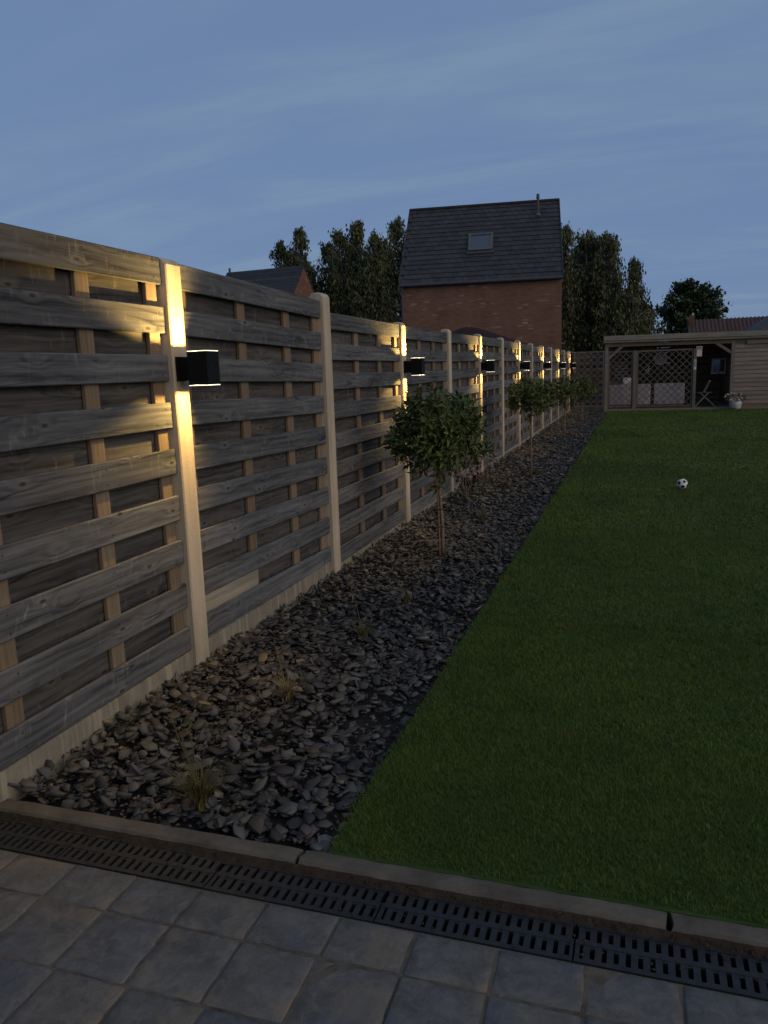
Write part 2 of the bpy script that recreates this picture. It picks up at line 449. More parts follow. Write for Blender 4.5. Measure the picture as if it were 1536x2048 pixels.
M['bark'] = m_mottled('small_trunk_bark', [(0.3, (0.14, 0.095, 0.065)), (0.7, (0.25, 0.185, 0.135))], 30, bump=0.5)
M['cane'] = m_mottled('cane', [(0.3, (0.16, 0.085, 0.045)), (0.7, (0.26, 0.15, 0.085))], 30)
M['birch_bark'] = m_mottled('birch_bark', [(0.35, (0.06, 0.055, 0.05)), (0.5, (0.24, 0.23, 0.21)), (0.7, (0.33, 0.31, 0.28))], 5, bump=0.3)

def m_grass(name, mul=1.0):
    t = NT(name, 0.65, 0.2)
    n = t.noise(t.pos(), 1.6, 4, 0.6)
    n2 = t.noise(t.scale(t.pos(), (1, 1, 1), (7.0, 3.0, 0)), 5.5, 3, 0.6)
    k = t.island()
    c = t.ramp(k, [(0.0, (0.068 * mul, 0.112 * mul, 0.014 * mul)), (0.55, (0.084 * mul, 0.134 * mul, 0.019 * mul)), (0.93, (0.098 * mul, 0.150 * mul, 0.025 * mul)), (1.0, (0.13 * mul, 0.15 * mul, 0.045 * mul))])
    yel = t.maprange(t.math('MULTIPLY_ADD', n2, 0.4, t.math('MULTIPLY', n, 0.6)), 0.50, 0.66)
    c = t.mix(t.math('MULTIPLY', yel, 0.68), c, (0.112 * mul, 0.110 * mul, 0.016 * mul))
    h = t.node('ShaderNodeHueSaturation'); t.put(h.inputs['Color'], c); n3 = t.noise(t.pos(), 0.5, 3, 0.55)
    t.put(h.inputs['Value'], t.math('MULTIPLY', t.maprange(n2, 0.3, 0.7, 0.82, 1.18), t.maprange(n3, 0.35, 0.65, 0.70, 1.14)))
    return t.color(h.outputs[0])
M['grass'] = m_grass('grass_blade')
M['grass_pale'] = m_grass('pale_grass_blade', 1.5)

def m_brick():
    t = NT('red_brick', 0.9, 0.15)
    co = t.coord('Object')
    sp = t.node('ShaderNodeSeparateXYZ'); t.put(sp.inputs[0], co)
    cmb = t.node('ShaderNodeCombineXYZ'); t.put(cmb.inputs[0], t.math('ADD', sp.outputs[0], sp.outputs[1])); t.put(cmb.inputs[1], sp.outputs[2])
    b = t.node('ShaderNodeTexBrick'); t.put(b.inputs['Vector'], cmb.outputs[0])
    b.inputs['Scale'].default_value = 1.0; b.inputs['Brick Width'].default_value = 0.225; b.inputs['Row Height'].default_value = 0.0625
    b.inputs['Mortar Size'].default_value = 0.006; b.inputs['Bias'].default_value = -0.25
    b.inputs['Color1'].default_value = (0.205, 0.098, 0.062, 1); b.inputs['Color2'].default_value = (0.130, 0.064, 0.044, 1); b.inputs['Mortar'].default_value = (0.14, 0.11, 0.085, 1)
    n = t.noise(co, 1.1, 4, 0.6)
    # a sprinkle of pale, lime-washed bricks
    idx = t.node('ShaderNodeTexBrick'); t.put(idx.inputs['Vector'], cmb.outputs[0])
    idx.inputs['Scale'].default_value = 1.0; idx.inputs['Brick Width'].default_value = 0.225; idx.inputs['Row Height'].default_value = 0.0625; idx.inputs['Mortar Size'].default_value = 0.0
    idx.inputs['Color1'].default_value = (0, 0, 0, 1); idx.inputs['Color2'].default_value = (1, 1, 1, 1)
    lime = t.maprange(idx.outputs['Color'], 0.90, 1.0)
    gate = t.maprange(t.noise(co, 0.55, 2, 0.5), 0.42, 0.58)
    c = t.mix(t.math('MULTIPLY', t.math('MULTIPLY', lime, gate), 0.7), b.outputs['Color'], (0.42, 0.32, 0.26))
    h = t.node('ShaderNodeHueSaturation'); t.put(h.inputs['Color'], c); t.put(h.inputs['Value'], t.maprange(n, 0.3, 0.7, 0.85, 1.15))
    t.bump(t.math('SUBTRACT', 1.0, b.outputs['Fac']), 0.4, 0.01)
    return t.color(h.outputs[0])
M['brick'] = m_brick()

def m_rand(name, a, b, rough=0.8, spec=0.25, sc=6, bump=0.2):
    t = NT(name, rough, spec)
    rnd = t.math('ADD', t.objrand(), t.math('MULTIPLY', t.island(), 5.7))
    k = t.white(rnd)
    n = t.noise(t.coord('Object'), sc, 5, 0.6)
    c = t.mix(k, a, b)
    h = t.node('ShaderNodeHueSaturation'); t.put(h.inputs['Color'], c); t.put(h.inputs['Value'], t.maprange(n, 0.3, 0.7, 0.75, 1.25))
    if bump: t.bump(n, bump, 0.01)
    return t.color(h.outputs[0])
M['tile'] = m_rand('anthracite_tile', (0.028, 0.025, 0.024), (0.048, 0.043, 0.041), 0.6, 0.35, 3)
M['dark_roof'] = m_rand('dark_roof', (0.045, 0.047, 0.052), (0.06, 0.06, 0.066), 0.7, 0.3, 3)
M['terracotta'] = m_rand('terracotta_tile', (0.080, 0.046, 0.036), (0.112, 0.064, 0.048), 0.8, 0.2, 5)
M['zinc'] = m_rand('zinc', (0.05, 0.05, 0.052), (0.06, 0.06, 0.064), 0.5, 0.4)
M['frame_grey'] = m_rand('grey_frame', (0.09, 0.09, 0.085), (0.10, 0.10, 0.095), 0.5, 0.4)
M['parasol'] = m_rand('burgundy_canvas', (0.030, 0.016, 0.016), (0.036, 0.019, 0.018), 0.9, 0.1, 2, 0)
M['pav_wood'] = wood('pavilion_wood', (0.145, 0.12, 0.088), (0.30, 0.255, 0.195), axis='X', across='Z', knots=False)
M['pav_post'] = wood('pavilion_post_wood', (0.12, 0.10, 0.078), (0.22, 0.19, 0.148), axis='Z', across='X', knots=False)
M['siding'] = wood('cabin_siding_wood', (0.16, 0.122, 0.094), (0.32, 0.25, 0.20), axis='X', across='Z', knots=False)
M['dark_wood'] = wood('dark_back_wall_wood', (0.12, 0.075, 0.045), (0.22, 0.145, 0.088), axis='X', across='Z', knots=False)
M['lath'] = wood('lath_wood', (0.10, 0.075, 0.055), (0.20, 0.15, 0.11), axis='Z', across='X', knots=False)
M['grey_lath'] = wood('grey_lath_wood', (0.085, 0.085, 0.082), (0.16, 0.158, 0.15), axis='Z', across='X', knots=False)
M['cover'] = m_rand('pale_cover', (0.44, 0.375, 0.36), (0.50, 0.43, 0.41), 0.9, 0.1, 8)
M['white'] = m_rand('white_paint', (0.72, 0.70, 0.66), (0.78, 0.76, 0.72), 0.5, 0.35, 8, 0)
M['ceramic'] = m_rand('pale_ceramic', (0.44, 0.43, 0.38), (0.48, 0.46, 0.41), 0.4, 0.4, 10, 0)
M['bamboo'] = m_rand('bamboo_mat', (0.22, 0.15, 0.07), (0.26, 0.18, 0.085), 0.8, 0.2, 20)
M['paper'] = m_rand('peach_paper', (0.70, 0.50, 0.38), (0.72, 0.53, 0.40), 0.8, 0.2, 10, 0)
M['petal'] = m_leaf('white_petal', [(0.0, (0.50, 0.46, 0.42)), (1.0, (0.68, 0.62, 0.58))], 0.7, 0.1)
M['ball_black'] = m_rand('ball_black', (0.01, 0.01, 0.01), (0.015, 0.015, 0.015), 0.5, 0.3, 5, 0)
M['rubber'] = m_rand('dark_rubber_tie', (0.02, 0.015, 0.012), (0.03, 0.02, 0.018), 0.7, 0.2, 9, 0)

def m_glass():
    t = NT('skylight_glass', 0.06, 0.9)
    return t.color((0.05, 0.055, 0.065))
M['glass'] = m_glass()
M['rust'] = m_rand('rusty_nail', (0.030, 0.022, 0.018), (0.05, 0.034, 0.025), 0.6, 0.3, 9, 0)

def m_lens():
    t = NT('lamp_lens', 0.4, 0.3)
    t.bsdf.inputs['Emission Color'].default_value = (1.0, 0.86, 0.60, 1)
    t.bsdf.inputs['Emission Strength'].default_value = 1.7
    return t.color((0.8, 0.78, 0.7))
M['lens'] = m_lens()

# ================================================================== setting: ground
g = MB(); g.poly([(-900, -300, -0.22), (900, -300, -0.22), (900, 1800, -0.22), (-900, 1800, -0.22)], [(0, 1, 2, 3)])
tag(g.build('ground', M['field']), kind='structure')

FX = -2.045         # garden face of the fence posts
LX = -0.86          # edge between slate bed and lawn
KY = 1.945          # far edge of the kerb
FARY = 25.85        # far end of the lawn

lawn = MB(); lawn.box(LX, 9.0, KY + 0.001, FARY, -0.15, -0.004)
lawn = lawn.build('lawn', M['lawn_base']); tag(lawn, kind='structure')

bed = MB(); bed.box(-2.072, LX - 0.003, KY + 0.001, FARY, -0.2, -0.035); bed.box(-2.072, -1.012, FARY + .001, FARY + .62, -0.2, -0.035)
bed = bed.build('slate_bed', M['soil']); tag(bed, kind='structure')

patio = MB(); patio.box(-2.20, 4.5, -1.5, 1.715, -0.16, -0.0217)
patio = patio.build('patio', M['joint']); tag(patio, kind='structure')

def make_paver(x0, x1, y0, y1):
    nx, ny = 9, max(6, int(9 * (y1 - y0) / (x1 - x0)))
    gap = 0.0022
    x0 += gap + rng.uniform(0, .002); x1 -= gap + rng.uniform(0, .002); y0 += gap + rng.uniform(0, .002); y1 -= gap + rng.uniform(0, .002)
    cx, cy = (x0 + x1) / 2, (y0 + y1) / 2
    tx, ty, dz = rng.uniform(-.0028, .0028), rng.uniform(-.0028, .0028), rng.uniform(-.0015, .0015)
    V, Fc = [], []
    hsh = [[rng.uniform(-1, 1) for _ in range(ny + 1)] for _ in range(nx + 1)]
    for i in range(nx + 1):
        for j in range(ny + 1):
            sp_ = lambda q, n_: 0 if q == 0 else 1 if q == n_ else .028 + (q - 1) / (n_ - 2) * .944
            u, v = sp_(i, nx), sp_(j, ny)
            x, y = x0 + (x1 - x0) * u, y0 + (y1 - y0) * v
            edge = i in (0, nx) or j in (0, ny)
            z = dz + tx * (u - .5) + ty * (v - .5) + hsh[i][j] * 0.0009
            if edge:
                z -= 0.0012 + abs(hsh[i][j]) * 0.0026
                x += hsh[i][j] * 0.0022; y += hsh[i][(j + 3) % (ny + 1)] * 0.0022
                if i in (0, nx) and j in (0, ny): x += (cx - x) * 0.03; y += (cy - y) * 0.03
            V.append((x - cx, y - cy, z))
    idx = lambda i, j: i * (ny + 1) + j
    for i in range(nx):
        for j in range(ny): Fc.append((idx(i, j), idx(i + 1, j), idx(i + 1, j + 1), idx(i, j + 1)))
    rim = [idx(i, 0) for i in range(nx)] + [idx(nx, j) for j in range(ny)] + [idx(i, ny) for i in range(nx, 0, -1)] + [idx(0, j) for j in range(ny, 0, -1)]
    b = len(V)
    for r_ in rim: V.append((V[r_][0], V[r_][1], -0.05))
    n = len(rim)
    for k in range(n): Fc.append((rim[k], b + k, b + (k + 1) % n, rim[(k + 1) % n]))
    me = bpy.data.meshes.new('paver'); me.from_pydata(V, [], Fc); me.materials.append(M['paver'])
    me.polygons.foreach_set('use_smooth', [k < nx * ny for k in range(len(Fc))])
    link('paver', me, patio, (cx, cy, -0.019))
xs = [-2.02, -1.80, -1.588, -1.372, -1.157, -0.945, -0.730, -0.514, -0.300, -0.084, 0.132, 0.35, 0.565, 0.78]
ys = [1.715, 1.562, 1.348, 1.135, 0.92, 0.70]
for j in range(len(ys) - 1):
    for i in range(len(xs) - 1):
        jx = lambda q: q + (0 if j < 2 else 0.02)
        make_paver(jx(xs[i]), jx(xs[i + 1]), ys[j + 1], ys[j])

# kerb stones: long concrete edging, 1.05 m pieces with chipped ends
kerb = empty('kerb', (0, 1.912, 0)); tag(kerb, kind='structure')
kx = -3.05
kk = 0
for x0, x1 in ((-2.07, -0.938), (-0.932, 0.108), (0.115, 1.16), (1.167, 2.2)):
    n = 22; V, Fc = [], []
    prof = [(-.032, -.12), (-.032, -.012), (-.027, -.003), (-.012, .0), (.014, .0), (.028, -.003), (.033, -.012), (.033, -.12)]
    for i in range(n + 1):
        u = i / n; x = x0 + (x1 - x0) * u
        for q, (y, z) in enumerate(prof):
            end = 1.0 if i in (0, n) else 0.0
            ch = end * rng.uniform(0, .008)
            V.append((x + (ch if i == 0 else -ch) * (1 if q in (2, 3, 4, 5) else .3) , y + rng.uniform(-.0014, .0014), z + (rng.uniform(-.0012, .0012) - ch * .6 if 1 <= q <= 6 else 0)))
    m = len(prof)
    for i in range(n):
        for q in range(m - 1): Fc.append((i*m+q, i*m+q+1, (i+1)*m+q+1, (i+1)*m+q))
    Fc.append(tuple(range(m))); Fc.append(tuple(n*m + q for q in reversed(range(m))))
    me = bpy.data.meshes.new('kerb_stone'); me.from_pydata(V, [], Fc); me.materials.append(M['kerb'])
    link('kerb_stone', me, kerb, (0, 0, 0.004 + rng.uniform(-.002, .002)))

# ------------------------------------------------------------------ line drain
drain = empty('line_drain', (-0.64, 1.795, 0))
tag(drain, 'black cast iron line drain with slotted grates running between patio and kerb', 'drain')
ch = MB()
ch.box(-1.45, 3.0, -.080, -.070, -.16, -.026); ch.box(-1.45, 3.0, .074, .084, -.16, -.02); ch.box(-1.45, 3.0, -.070, .074, -.16, -.13)
ch.build('channel', M['pit'], drain)
V, T = [], []
for i in range(241):
    x = -1.45 + i * 4.4 / 240; w_ = .012 + .014 * max(0, math.sin(x * 4.7 + 1.3) * math.sin(x * 1.9) + .35 * math.sin(x * 21))
    V += [(x, .084, -.0095 + rng.uniform(-.002, .002)), (x, .080 - w_ * .5, -.0150 + rng.uniform(-.002, .002)), (x, .076 - w_, -.026)]
    if i:
        for k in (0, 1): a_ = 3 * i + k; T += [(a_ - 3, a_, a_ + 1), (a_ - 3, a_ + 1, a_ - 2)]
link('silt', tri_mesh('silt', V, T, M['litter']), drain)
def make_grate():
    b = MB(); L = 0.517; z0, z1 = -.045, -.024
    b.box(0, L, -.070, -.056, z0, z1); b.box(0, L, -.006, .010, z0, z1 - .001); b.box(0, L, .058, .072, z0, z1)
    pitch = 0.0285; n = int(L / pitch); pitch = L / n
    for row, (ya, yb, off) in enumerate(((-.056, -.006, 0.0), (.010, .058, .5))):
        for i in range(n + 1):
            xc = (i + off) * pitch; w = pitch * 0.29
            xa, xb = max(xc - w, 0.0005), min(xc + w, L - 0.0005)
            if i == 0: xb = max(xb, .012)
            if xb - xa < .003: continue
            zt = z1 - .0018
            b.box(xa, xb, ya, yb, z0, zt)
            # rounded slot ends: small corner fillets, alternate slots a little shorter
            if xb < L - .01 and xa > .004:
                s = 0.008 if (i + row) % 2 else 0.002
                b.box(xb, min(xb + pitch * .42, L), yb - s, yb, z0, zt - .001)
                b.box(xb, min(xb + pitch * .42, L), ya, ya + s * .8, z0, zt - .001)
    return b.mesh('grate', M['grate'])
gm = make_grate()
for i in range(-3, 5):
    link('grate', gm, drain, (0.002 + i * 0.521, 0, rng.uniform(-.0015, .0015)), (rng.uniform(-.012, .012), rng.uniform(-.002, .002), 0))
# leaf litter and crumbs caught along the far edge of the drain
V, T = [], []
for i in range(900):
    x = rng.uniform(-2.05, 1.0); dense = 0.5 + 0.5 * math.sin(x * 5.1 + 1) * math.sin(x * 2.3)
    if rng.random() > 0.35 + 0.65 * dense: continue
    y = 1.876 - abs(rng.gauss(0, .012)); s = rng.uniform(.002, .0065)
    if rng.random() < .13: y = 1.795 + rng.uniform(-.07, .07)
    if abs(x + .12) < .03: y = 1.795 + rng.uniform(-.07, .08); s *= 1.3
    a = rng.uniform(0, 6.28); z = -.020 + rng.uniform(0, .008); b0 = len(V)
    for k in range(4):
        rr = s * rng.uniform(.6, 1.3)
        V.append((x + rr * math.cos(a + k * 1.57), y + rr * .7 * math.sin(a + k * 1.57), z + rng.uniform(-.003, .003)))
    V.append((x, y, z + .005)); 
    for k in range(4): T.append((b0 + k, b0 + (k + 1) % 4, b0 + 4))
tag(link('leaf_litter', tri_mesh('leaf_litter', V, T, M['litter'])), 'brown leaf litter and crumbs caught along the kerb side of the drain', 'leaf litter', kind='stuff')

# ================================================================== fence
S, Y1, PW = 1.87, 3.157, 0.123
NP = 15
def post_y(k): return Y1 + (k - 1) * S            # near edge of post k (1-based)
tops = {0: 1.975, 1: 1.945, 2: 1.950, 3: 1.848, 4: 1.866, 5: 1.880, 6: 1.893, 7: 1.905}
fence = empty('fence', (FX, 9.0, 0))
tag(fence, 'long weathered grey board fence with pale posts along the slate bed', 'fence')
OY = 9.0
def loc_f(x, y, z): return (x - FX, y - OY, z)

def make_post(h):
    b = MB(); prof = []
    xf, xb = 0.0, -0.105
    n = 8
    rise = 0.030
    arc = []
    for i in range(n + 1):
        t = i / n
        x = xf + (xb - xf) * t
        arc.append((x, h + rise * (1 - abs(2 * t - 1) ** 4.5)))
    sec = [(xf, -0.25)] + arc + [(xb, -0.25)]
    bev = .006
    pts = []
    m = len(sec)
    rows = [(0.0, bev), (bev, 0.0), (PW - bev, 0.0), (PW, bev)]
    cx = (xf + xb) / 2
    for (y, ins) in rows:
        for (x, z) in sec:
            xx = x + (cx - x) / abs(cx - x) * ins if abs(x - cx) > 1e-6 else x
            pts.append((xx, y, z - (ins if z > 0 else 0)))
    fc = []
    for r_ in range(len(rows) - 1):
        for k in range(m):
            k2 = (k + 1) % m
            fc.append((r_*m + k, (r_+1)*m + k, (r_+1)*m + k2, r_*m + k2))
    fc.append(tuple(range(m))); fc.append(tuple(3*m + k for k in reversed(range(m))))
    b.poly(pts, fc)
    return b.mesh('post', M['post'])
for k in range(0, NP + 1):
    h = tops.get(k, 1.900)
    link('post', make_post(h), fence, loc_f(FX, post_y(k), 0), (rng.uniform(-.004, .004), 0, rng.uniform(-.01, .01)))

BL = S - PW - 0.006
board_mesh = {}
def board_me(hh, mat, key):
    if key not in board_mesh:
        b = MB(); th = 0.017; bv = 0.004
        sec = [(0, -hh/2 + bv), (0, hh/2 - bv), (-bv, hh/2), (-th + bv, hh/2), (-th, hh/2 - bv), (-th, -hh/2 + bv), (-th + bv, -hh/2), (-bv, -hh/2)]
        pts = [(x, -BL/2, z) for x, z in sec] + [(x, BL/2, z) for x, z in sec]
        m = 8
        b.poly(pts, [(q, (q+1) % m, m + (q+1) % m, m + q) for q in range(m)] + [tuple(reversed(range(m))), tuple(m + q for q in range(m))])
        board_mesh[key] = b.mesh('board', mat)
    return board_mesh[key]
batten_me = {}
for k in range(1, NP + 1):                      # panel k lies between post k-1 and post k
    ya, yb = post_y(k - 1) + PW, post_y(k)
    yc = (ya + yb) / 2
    if k == 1: tl, tr, pitch, bh = 1.973, 1.975, .2185, .120
    elif k == 2: tl, tr, pitch, bh = 1.965, 1.930, .2150, .119
    elif k == 3: tl, tr, pitch, bh = 1.857, 1.856, .2118, .116
    elif k == 4: tl, tr, pitch, bh = 1.850, 1.860, .2118, .116
    elif k == 5: tl, tr, pitch, bh = 1.860, 1.880, .2125, .116
    else: tl, tr, pitch, bh = 1.882, 1.892, .2130, .116
    tilt = math.atan2(tr - tl, yb - ya)
    tc_ = (tl + tr) / 2
    for i in range(9):
        z = tc_ - bh / 2 - i * pitch
        link('board', board_me(bh, M['board'], ('f', bh)), fence, loc_f(-2.070 + rng.uniform(-.0015, .0015), yc, z + rng.uniform(-.002, .002)), (tilt + rng.uniform(-.0022, .0022), rng.uniform(-.02, .02), 0))
    for i in range(8):
        z = tc_ - bh / 2 - (i + .5) * pitch - .008 + rng.uniform(-.003, .003)
        link('rear_board', board_me(bh + .032, M['rear_board'], ('r', bh)), fence, loc_f(-2.118, yc, z), (tilt, rng.uniform(-.015, .015), 0))
    zb = tc_ - bh - 8 * pitch
    hb = tc_ - .012 - zb
    for yy in (ya + .045, ya + .64, ya + 1.225, yb - .052):
        key = round(hb, 3)
        if key not in batten_me: batten_me[key] = bevel_box('batten', .022, .084, hb, .003, M['batten'])
        link('batten', batten_me[key], fence, loc_f(-2.1030, yy + rng.uniform(-.006, .006), zb + hb / 2), (tilt, 0, 0))
    if k == 2:
        q = MB(); q.box(-.012, 0, -.305, .305, -.046, .044)
        o = q.build('filler_board', M['pale_board'], fence, loc_f(-2.0745, ya + .315, tc_ - bh / 2 - 7.5 * pitch + .012), (tilt, 0, 0)); o['label'] = 'pale newer board piece filling the lowest gap'
    if k <= 4:
        q = MB()
        for yy in (ya + .05, ya + .64, ya + 1.225, yb - .055):
            for i in range(9):
                for dz_ in (-.032, .030):
                    cy_, cz_ = yy - yc + rng.uniform(-.012, .012), tc_ - bh / 2 - i * pitch + dz_ + (yy - yc) * math.tan(tilt) + rng.uniform(-.006, .006)
                    q.poly([(0, cy_ + .0042 * math.cos(a_ * 1.0472), cz_ + .0042 * math.sin(a_ * 1.0472)) for a_ in range(6)], [(0, 1, 2, 3, 4, 5)])
        tag(q.build('nail_heads', M['rust'], fence, loc_f(-2.0680, yc, 0)), kind='stuff')
    gb = MB(); gb.box(-.035, 0, -(yb - ya) / 2 + .002, (yb - ya) / 2 - .002, -.3, zb - .004)
    link('gravel_board', gb.mesh('gravel_board', M['gravel_board']), fence, loc_f(-2.067, yc, 0))

# ================================================================== wall lamps
def make_lamp(k, label):
    yc = post_y(k) + PW / 2 - .010
    root = empty('wall_lamp', (FX, yc, 1.474))
    tag(root, label, 'wall lamp', 'black box wall lamps on the fence posts')
    x0, x1, hy, hz, th = .078, .178, .055, .076, .004
    b = MB()
    b.box(x0, x0 + th, -hy, hy, -hz, hz); b.box(x1 - th, x1, -hy, hy, -hz, hz)
    b.box(x0 + th, x1 - th, -hy, -hy + th, -hz, hz); b.box(x0 + th, x1 - th, hy - th, hy, -hz, hz)
    b.box(x0 + th, x1 - th, -hy + th, hy - th, -.02, .02)
    b.build('housing', M['black'], root)
    a = MB(); a.box(0.002, .012, -.036, .036, -.056, .056); a.box(.012, x0 - .001, -.024, .024, -.054, .054); a.build('bracket', M['black'], root)
    sc = MB(); sc.lathe([(.003, 0), (.003, .002)], 8); o = sc.build('screw', M['zinc'], root, (x1, -.01, .006), (0, R(90), 0))
    for sg in (1, -1):
        ln = MB(); za, zb_ = sorted((sg * (hz + .0003), sg * (hz + .0035)))
        ln.box(x0, x0 + th, -hy, hy, za, zb_); ln.box(x1 - th, x1, -hy, hy, za, zb_)
        ln.box(x0 + th, x1 - th, -hy, -hy + th, za, zb_); ln.box(x0 + th, x1 - th, hy - th, hy, za, zb_)
        ln.build('lens_rim', M['lens'], root)
        ld = bpy.data.lights.new('bulb', 'SPOT')
        ld.energy = LAMP_W * (1.0 if sg > 0 else 0.5); ld.color = (1.0, 0.63, 0.19); ld.spot_size = R(150); ld.spot_blend = 1.0; ld.shadow_soft_size = 0.010
        lo = bpy.data.objects.new('bulb', ld); COL.objects.link(lo); lo.parent = root
        lo.location = (x1 - th - .013, hy - th - .014, sg * (hz - .026))
        lo.rotation_euler = (-Vector((-.30, -.50, sg * .81))).to_track_quat('Z', 'Y').to_euler()
LAMP_W = 60.0
where = ['largest and nearest of the row', 'second nearest of the row',
         'third nearest of the row', 'above the second ball tree',
         'third from the far corner', 'second from the far corner', 'smallest, beside the far corner']
for i in range(7): make_lamp(1 + 2 * i, 'black box wall lamp shining up and down, ' + where[i])

# ================================================================== slate chips
protos = []
for q in range(10):
    pr = random.Random(100 + q)
    n = pr.choice((5, 5, 6, 6, 7))
    el = pr.uniform(.5, .82)
    ang = sorted((i + pr.uniform(-.3, .3)) * 2 * math.pi / n for i in range(n))
    ra = [pr.uniform(.68, 1.18) for _ in range(n)]
    P = [(ra[i] * math.cos(ang[i]), ra[i] * el * math.sin(ang[i])) for i in range(n)]
    V, T = [], []
    for (s, z) in ((.95, -.12), (1.0, .05), (.97, .105)):
        for (x, y) in P: V.append((x * s, y * s, z + pr.uniform(-.02, .02)))
    V.append((pr.uniform(-.25, .25), pr.uniform(-.1, .1), .12)); V.append((0, 0, -.12))
    for r_ in (0, 1):
        for k in range(n):
            k2 = (k + 1) % n
            T += [(r_*n + k, r_*n + k2, (r_+1)*n + k2), (r_*n + k, (r_+1)*n + k2, (r_+1)*n + k)]
    for k in range(n):
        T.append((2*n + k, 2*n + (k+1) % n, 3*n)); T.append((k, 3*n + 1, (k+1) % n))
    protos.append((np.array(V), np.array(T)))
proto_me = [tri_mesh('slate_chip', v, t, M['slate']) for v, t in protos]
camv = np.array([0, 0, CH])
chips = []
def chip_rows(y0, y1, dens, smin, smax):
    n = int(dens * (y1 - y0) * (LX + 2.07))
    for _ in range(n):
        y = nrng.uniform(y0, y1); x = nrng.uniform(-2.065, LX - .012)
        s = smin + (smax - smin) * nrng.random() ** 2.6
        soil = math.sin(x * 5.3 + 1.0 + .8 * math.sin(y * 3.7)) * math.sin(y * 4.1 + 2.0) + (.35 if x > -1.35 else -.25)
        if y < 4.5 and soil > .75 and nrng.random() < .5: continue
        edge = min(1.0, (LX - x) / .10)
        z = -.022 * (1 - edge) - .012 + nrng.uniform(-.010, .012) + (.028 * math.exp(-(x + 2.06) / .07))
        z += .008 * math.sin(x * 9 + y * 5) * math.sin(y * 3.1)
        if edge < .3: s *= .8
        ex = nrng.normal(0, .27); ey = nrng.normal(0, .27)
        if nrng.random() < .12: ex *= 3; ey *= 2
        if x < -2.02: ey -= .5
        chips.append((x, y, z, s, ex, ey, nrng.uniform(0, 6.28), int(nrng.integers(0, 10)), nrng.uniform(.7, 1.25)))
chip_rows(KY + .02, 4.0, 2300, .008, .043)
chip_rows(4.0, 8.0, 1350, .010, .043)
chip_rows(8.0, 15.0, 560, .018, .046)
chip_rows(15.0, FARY, 300, .022, .052)
order = sorted(range(len(chips)), key=lambda i: -(chips[i][3] / math.dist(chips[i][:3], camv)) + (0.5 if chips[i][2] < -.010 else 0))
single = set(order[:300])
VV, TT, base = [], [], 0
for i, (x, y, z, s, ex, ey, ez, q, fl) in enumerate(chips):
    if i in single:
        link('slate_chip', proto_me[q], bed, (x, y, z + .012), (ex, ey, ez), (s, s, s * fl))
    else:
        v, t = protos[q]
        m = np.array(Euler((ex, ey, ez)).to_matrix())
        VV.append((v * np.array([s, s, s * fl])) @ m.T + np.array([x, y, z])); TT.append(t + base); base += len(v)
tag(link('slate_chips', tri_mesh('slate_chips', np.concatenate(VV), np.concatenate(TT), M['slate']), bed), kind='stuff')

# ================================================================== lawn grass
def grass_zone(x0, x1, y0, y1, dens, w, h):
    n = int((x1 - x0) * (y1 - y0) * dens)
    P = np.stack([nrng.uniform(x0, x1, n), nrng.uniform(y0, y1, n)], 1)
    e = P[:, 0] < x0 + .03
    P[e, 0] -= nrng.exponential(.006, e.sum())
    return P, np.full(n, w), np.full(n, h)
zones = [(LX, .75, KY + .012, 2.9, 48000, .0016, .020), (LX, 1.3, 2.9, 4.3, 30000, .0021, .020), (LX, 2.0, 4.3, 7, 14000, .0031, .020), (LX, 3.2, 7, 11, 4600, .0062, .022),
         (LX, 4.6, 11, 17, 1900, .012, .021), (LX, 7.0, 17, FARY, 1000, .02, .018)]
P, W, Hh = [], [], []
for z in zones:
    a, b, c = grass_zone(*z); P.append(a); W.append(b); Hh.append(c)
P = np.concatenate(P); W = np.concatenate(W); Hh = np.concatenate(Hh)
n = len(P)
clump = .5 + .5 * np.sin(P[:, 0] * 23 + np.sin(P[:, 1] * 17) * 2) * np.sin(P[:, 1] * 19 + np.sin(P[:, 0] * 13) * 2)
Hh = Hh * nrng.uniform(.55, 1.25, n) * (.85 + .3 * clump)
az = nrng.uniform(0, 2 * np.pi, n) + 0.8 * np.sin(P[:, 0] * 4 + P[:, 1] * 2.6)
lean = nrng.uniform(.15, .95, n)
dx, dy = np.cos(az), np.sin(az)
ww = W * nrng.uniform(.7, 1.2, n)
fa = nrng.uniform(0, 2 * np.pi, n); sx, sy = np.cos(fa) * ww / 2, np.sin(fa) * ww / 2
zb = np.full(n, -.006)
def pt(ox, oy, oz): return np.stack([P[:, 0] + ox, P[:, 1] + oy, zb + oz], 1)
l1 = Hh * lean * .35; l2 = Hh * lean * 1.05
A0, A1 = pt(-sx, -sy, 0), pt(sx, sy, 0)
B0, B1 = pt(dx * l1 - sx * .8, dy * l1 - sy * .8, Hh * .6), pt(dx * l1 + sx * .8, dy * l1 + sy * .8, Hh * .6)
Tp = pt(dx * l2, dy * l2, Hh * (1 - .25 * lean))
Vg = np.stack([A0, A1, B0, B1, Tp], 1).reshape(-1, 3)
bi = np.arange(n)[:, None] * 5
Tg = np.concatenate([bi + np.array([[0, 1, 3]]), bi + np.array([[0, 3, 2]]), bi + np.array([[2, 3, 4]])], 1).reshape(-1, 3)
pale = ((P[:, 0] > -.06) & (P[:, 0] < .22) & (P[:, 1] > 8.2) & (P[:, 1] < 8.6)).astype(np.int32)
grass = link('grass', tri_mesh('grass', Vg, Tg, [M['grass'], M['grass_pale']], np.repeat(pale, 3)))
tag(grass, 'short dense green lawn grass', 'grass', kind='stuff')

